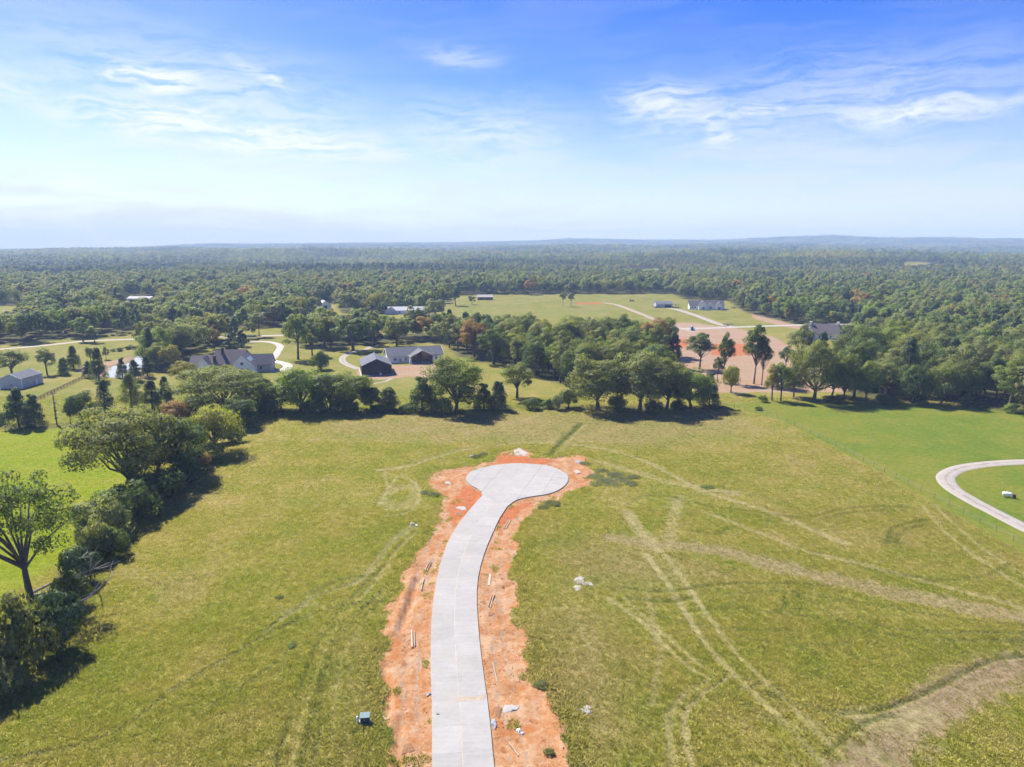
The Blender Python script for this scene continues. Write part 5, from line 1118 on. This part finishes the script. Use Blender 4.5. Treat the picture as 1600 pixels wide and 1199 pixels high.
def utility_box():
    x, y = G(567, 1129); o = tag(empty('utility_cabinet', (x, y, 0), R(6)), 'teal-lidded utility cabinet in the rough grass beside the red earth', 'cabinet'); teal = simple('teal_paint', (.115, .185, .19), .5, .08, 1.5); b = MB().box((.25, 0, .42), (1.0, .75, .84), 0, .96).build('body', simple('dark_green_paint', (.05, .075, .07), .5, .1, 1.5), o)
    MB().add([(-.33, -.45, .86), (.85, -.45, .86), (.85, .45, .98), (-.33, .45, .98), (-.33, -.45, .94), (.85, -.45, .94), (.85, .45, 1.06), (-.33, .45, 1.06)], [(3, 2, 1, 0), (4, 5, 6, 7), (0, 1, 5, 4), (1, 2, 6, 5), (2, 3, 7, 6), (3, 0, 4, 7)]).build('lid', teal, o)
    MB().box((.25, -.37, .5), (.1, .04, .22)).build('latch', HUB, b); MB().box((.25, 0, .02), (1.5, 1.1, .14)).build('pad', CONC2, o); MB().tube([(-.62, 0, 0), (-.62, 0, .75), (-.62, 0, .88)], [.16, .16, .08], 10).build('pedestal', WTRIM, o)
utility_box()
# fences
def post_fence(name, label, line, step, hgt, r, mat, rails, rail_mat, rail_r, y_max=400):
    P = resample(GG(line), step); o = tag(empty(name, (P[0][0], P[0][1], 0), 0), label, 'fence'); pm = MB().tube([(0, 0, -.3), (0, 0, hgt)], [r, r * .9], 6).v; base = mesh_py('fence_post', pm, MB().tube([(0, 0, -.3), (0, 0, hgt)], [r, r * .9], 6).f, mat)
    for i, p in enumerate(P):
        q = link('fence_post', base, o, loc=(p[0] - P[0][0], p[1] - P[0][1], 0)); q.rotation_euler = (rs.normal(0, .04), rs.normal(0, .04), 0)
    rm = MB().box((.5, 0, 0), (1, rail_r * .5, rail_r * 2)); rmesh = mesh_py('rail', rm.v, rm.f, rail_mat)
    for a, b in zip(P[:-1], P[1:]):
        d = b - a
        for z in rails:
            q = link('rail' if rail_r > .02 else 'wire', rmesh, o, loc=(a[0] - P[0][0], a[1] - P[0][1], z)); q.rotation_euler = (0, 0, math.atan2(d[1], d[0])); q.scale = (np.linalg.norm(d), 1, 1)
post_fence('wire_fence', 'thin wire fence between the rough field and the mown lawn', [(1132, 633), (1225, 657), (1300, 694), (1380, 737), (1460, 779), (1530, 816), (1600, 855), (1720, 918)], 4.6, 1.3, .055, WOODP, (.5, .9, 1.25), HUB, .012)
post_fence('rail_fence', 'dark wooden rail fence crossing the pasture by the metal shed', [(132, 591), (96, 608), (58, 626)], 3.0, 1.35, .12, BROWNW, (.45, .85, 1.2), BROWNW, .09)
# lumber left along the new road
BOARDS = [((643, 985), (644, 1012), .30, 'short stack of boards on red earth beside the trench'), ((647, 986), (648, 1010), .14, 'single narrow board lying against the short stack'), ((662, 904), (658, 923), .16, 'board lying where the trench begins'), ((672, 875), (664, 891), .16, 'paired board nearer the grass above the trench'), ((674, 877), (667, 892), .14, 'paired board nearer the road above the trench'),
          ((772, 929), (766, 951), .16, 'board beside the narrow ditch'), ((769, 928), (763, 949), .13, 'thinner board parallel to the board by the narrow ditch'), ((770, 1035), (777, 1065), .16, 'lone pale board on red earth opposite the utility cabinet'), ((798, 812), (790, 826), .16, 'board near the turning circle on the inner bend, outer one'), ((795, 811), (787, 825), .14, 'board near the turning circle on the inner bend, inner one'),
          ((795, 1160), (810, 1181), .12, 'thin plank lying below the white sacks'), ((766, 894), (764, 914), .45, 'wide pale plywood strip on the inner shoulder'), ((700, 818), (706, 826), .12, 'short batten beside the outer curve of the road')]
for (a, b, w, lab) in BOARDS:
    p, q = np.array(G(*a)), np.array(G(*b)); d = q - p; L = np.linalg.norm(d); c = (p + q) / 2; n = max(1, int(w / .13)); z0 = float(plan(np.array([c[0]]), np.array([c[1]]))['z'][0]); m = MB()
    th = .09
    o = MB().box((0, 0, 0), (L, w * .8, th)).build('lumber_board', NEWW, loc=(c[0], c[1], z0 + .13), rz=math.atan2(d[1], d[0])); tag(o, lab, 'board', 'lumber left along the road')
# lumps: set concrete, rubble, sacks
RUBBLE = simple('set_concrete', (.33, .31, .285), .9, .15, 2.0, bump=.4); SACK = simple('white_plastic_sack', (.68, .68, .70), .5, .1, 3.0, bump=.5); GREYP = simple('grey_plastic_sheet', (.26, .27, .29), .45, .25, 3.0, bump=.6); CLOD = simple('earth_clod', (.22, .115, .058), .95, .2, 3.0, bump=.6); PALEG = simple('pale_washed_grit', (.36, .31, .275), .95, .2, 1.5, bump=.5)
def lump(name, px, py, wpx, h, mat, label, cat, asp=1.0, group=None, seed=0):
    x, y = G(px, py); r = wid(wpx, y) / 2; rg = np.random.RandomState(seed + px); n, m = 26, 8; h = h * (.26 if name in ('concrete_dump', 'soil_mound', 'grit_pile') else .8); V = [(0, 0, h * rg.uniform(.85, 1.1))]; F = []; ph = rg.rand(4) * 6.28
    for j in range(1, m + 1):
        t = j / m
        for i in range(n):
            a = 2 * math.pi * i / n; k = 1 + .20 * math.sin(2 * a + ph[0]) + .16 * math.sin(3 * a + ph[1]) + .12 * math.sin(7 * a + ph[2]) * t + rg.normal(0, .07); rr_ = r * t * k
            V.append((rr_ * math.cos(a), rr_ * asp * math.sin(a), h * (1 - t ** (1.6 if name == 'soil_mound' else 3.0)) * (1 + rg.normal(0, .16)) - (.12 if j == m else 0)))
    for i in range(n): F.append((0, 1 + i, 1 + (i + 1) % n))
    for j in range(m - 1):
        for i in range(n): a, b = 1 + j * n + i, 1 + j * n + (i + 1) % n; F.append((a, a + n, b + n, b))
    z0 = float(plan(np.array([x]), np.array([y]))['z'][0]); o = MB().add(V, F).build(name, mat, smooth=True, loc=(x, y, z0)); return tag(o, label, cat, group)
for a in (('concrete_dump', 906, 907, 20, .42, RUBBLE, 'uppermost of three set concrete dumps in the rough grass', 'concrete', 1.2), ('concrete_dump', 919, 913, 15, .40, RUBBLE, 'pinkish dump nearest the dirt track among three concrete dumps', 'concrete', 1.3), ('concrete_dump', 903, 919, 14, .45, RUBBLE, 'whitest and lowest of three set concrete dumps in the grass', 'concrete', 1.2),
          ('concrete_dump', 916, 1110, 22, .40, RUBBLE, 'largest pale concrete dump opposite the white sacks', 'concrete', .8), ('concrete_dump', 899, 1117, 10, .25, RUBBLE, 'little dump beside the largest pale concrete dump', 'concrete', .9), ('concrete_dump', 797, 1107, 26, .30, RUBBLE, 'pale concrete dump on red earth beside the cold joint', 'concrete', .8),
          ('concrete_dump', 722, 794, 17, .30, RUBBLE, 'small concrete dump beside the outer bend below the turning circle', 'concrete', 1.0), ('concrete_dump', 698, 754, 14, .25, RUBBLE, 'faint pale concrete dump near the turning circle rim', 'concrete', 1.2), ('grit_pile', 812, 706, 24, .45, PALEG, 'pale pinkish grit pile above the deep red earth', 'pile', 1.8), ('grit_pile', 903, 737, 14, .3, PALEG, 'small grit pile at the grove side of the turning circle', 'pile', 1.0),
          ('rubble', 905, 723, 12, .5, GREYP, 'grey rubble in the weeds above the turning circle', 'rubble', 1.0), ('rubble', 737, 714, 8, .5, GREYP, 'dark rubble in the grass near the deep red earth', 'rubble', 1.0), ('white_sack', 811, 1142, 8, .35, SACK, 'upper of two white sacks on the red earth', 'sack', 1.1), ('white_sack', 816, 1145, 8, .25, SACK, 'lower of two white sacks on the red earth', 'sack', .8),
          ('plastic_sheet', 772, 1131, 10, .30, GREYP, 'crumpled grey plastic sheet at the road edge below the cold joint', 'sheet', 2.4), ('plastic_sheet', 670, 1085, 8, .2, GREYP, 'grey plastic scrap at the road edge opposite the concrete dump', 'sheet', 1.2), ('earth_clod', 684, 1118, 9, .30, CLOD, 'brown clod on the edge of the slab at the cold joint', 'clod', .6), ('soil_mound', 778, 1112, 16, .4, CLOD, 'dark red soil mound beside the pale concrete dump', 'mound', 1.6),
          ('soil_mound', 638, 1170, 24, .35, CLOD, 'dark red soil mound on the trench side of the road', 'mound', .9), ('soil_mound', 718, 802, 20, .4, CLOD, 'brown soil mound at the outer bend', 'mound', .9), ('soil_mound', 754, 941, 12, .25, CLOD, 'brown soil mound hugging the road by the narrow ditch', 'mound', 1.2), ('soil_mound', 768, 960, 12, .25, CLOD, 'brown soil mound just below the ditch boards', 'mound', 1.0),
          ('white_bag', 644, 820, 6, .35, SACK, 'white bag in the grass at the earth edge', 'bag', .8), ('white_bag', 651, 821, 6, .3, SACK, 'second white bag touching the first at the earth edge', 'bag', .8), ('blue_scrap', 854, 1066, 5, .2, simple('blue_scrap', (.12, .22, .34), .6, .1, 2.0), 'tiny blue scrap in the weeds', 'scrap', 1.0), ('brush_pile', 987, 471, 8, 2.2, CLOD, 'dark heap in the middle of the far meadow', 'pile', 1.0)): lump(*a)
# dead limbs
def dead_limb(px, py, rz, seed, label, sc=1.0, lift=.35):
    x, y = G(px, py); o = tag(empty('dead_limb', (x, y, 0), rz), label, 'dead limb'); rg = np.random.RandomState(seed); L = 9 * sc
    def branch(p, d, L, r, lvl, b):
        pts = [p]; q = np.array(p); d = np.array(d)
        for k in range(4): d = d + rg.normal(0, .13, 3); d = d / np.linalg.norm(d); q = q + d * L / 4; q[2] = max(q[2], .25); pts.append(q.copy())
        b.tube(pts, [r, r * .8, r * .6, r * .42, r * .2], 5)
        if lvl:
            for k in (1, 2, 3): branch(pts[k], d + rg.normal(0, .55, 3), L * .55, r * .5, lvl - 1, b)
    b = MB(); branch((0, 0, .3), (1, .1, lift), L, .2 * sc, 2, b); b.build('branch', BARK_PALE, o, True); b = MB(); branch((0, 0, .3), (.8, -.5, lift * .4), L * .7, .14 * sc, 2, b); b.build('branch', BARK_PALE, o, True)
dead_limb(46, 932, R(15), 4, 'bleached dead limb leaning up from the open-crowned tree', 1.35, .55); dead_limb(60, 950, R(-15), 9, 'bleached dead limb sprawled over the black-green shrub', 1.3, .42); dead_limb(140, 845, R(60), 12, 'bare upright dead branches above the brownish shrub', .8, 1.6)
# weeds round the turning circle
for j, (px, py, w) in enumerate(((930, 745, 22), (945, 752, 24), (960, 742, 22), (972, 750, 24), (985, 757, 20), (940, 736, 18), (958, 757, 24), (915, 725, 16), (990, 746, 18), (930, 757, 18))):
    x, y = G(px, py); plant('weed_clump', x, y, .30 + .12 * (j % 3), wid(w, y) * 1.3, 'bush', 'grey', 'leafy weed clump in the patch at the rim of the turning circle', 'weeds', 'weeds beside the turning circle')
for j, (px, py, w, h, lab) in enumerate(((862, 788, 30, .9, 'weedy strip on the earth bank below the turning circle'), (848, 794, 22, .9, 'weed clump at the lower end of the earth bank'), (745, 714, 22, .9, 'weed clump left of the deep red earth'), (756, 711, 16, 1.0, 'small weed clump touching the deep red earth'), (678, 774, 22, .8, 'weed clump on the earth beside the outer bend'), (665, 770, 20, .7, 'low weeds where rough field meets the outer bend'),
        (858, 1178, 20, .8, 'weed clump on the red earth at the lowest shoulder'), (846, 1072, 26, .9, 'dark weeds on the bank opposite the utility cabinet'), (436, 934, 16, .7, 'dark weed clump in the open field, upper one'), (455, 1010, 18, .6, 'dark weed clump in the open field, lower one'), (1105, 762, 22, .6, 'weeds by the curved track in the rough field'))):
    x, y = G(px, py); plant('weed_clump', x, y, h * .6, wid(w, y), 'bush', 'olive' if j < 8 else 'fresh', lab, 'weeds')

# ------------------------------------------------------------------ air: even haze round everything
hz, nt_, out_ = new_mat('haze_air')
pv = nt_.node('ShaderNodeVolumePrincipled', {'Color': (.46, .65, 1.0, 1), 'Absorption Color': (.20, .30, .50, 1), 'Density': 1.9e-4, 'Anisotropy': 0.0})
nt_.l.new(pv.outputs[0], out_.inputs['Volume'])
hb = MB().box((0, 4700, 120), (34000, 10600, 260)).build('haze', hz, kind='stuff'); hb['label'] = 'pale blue summer haze over the land'
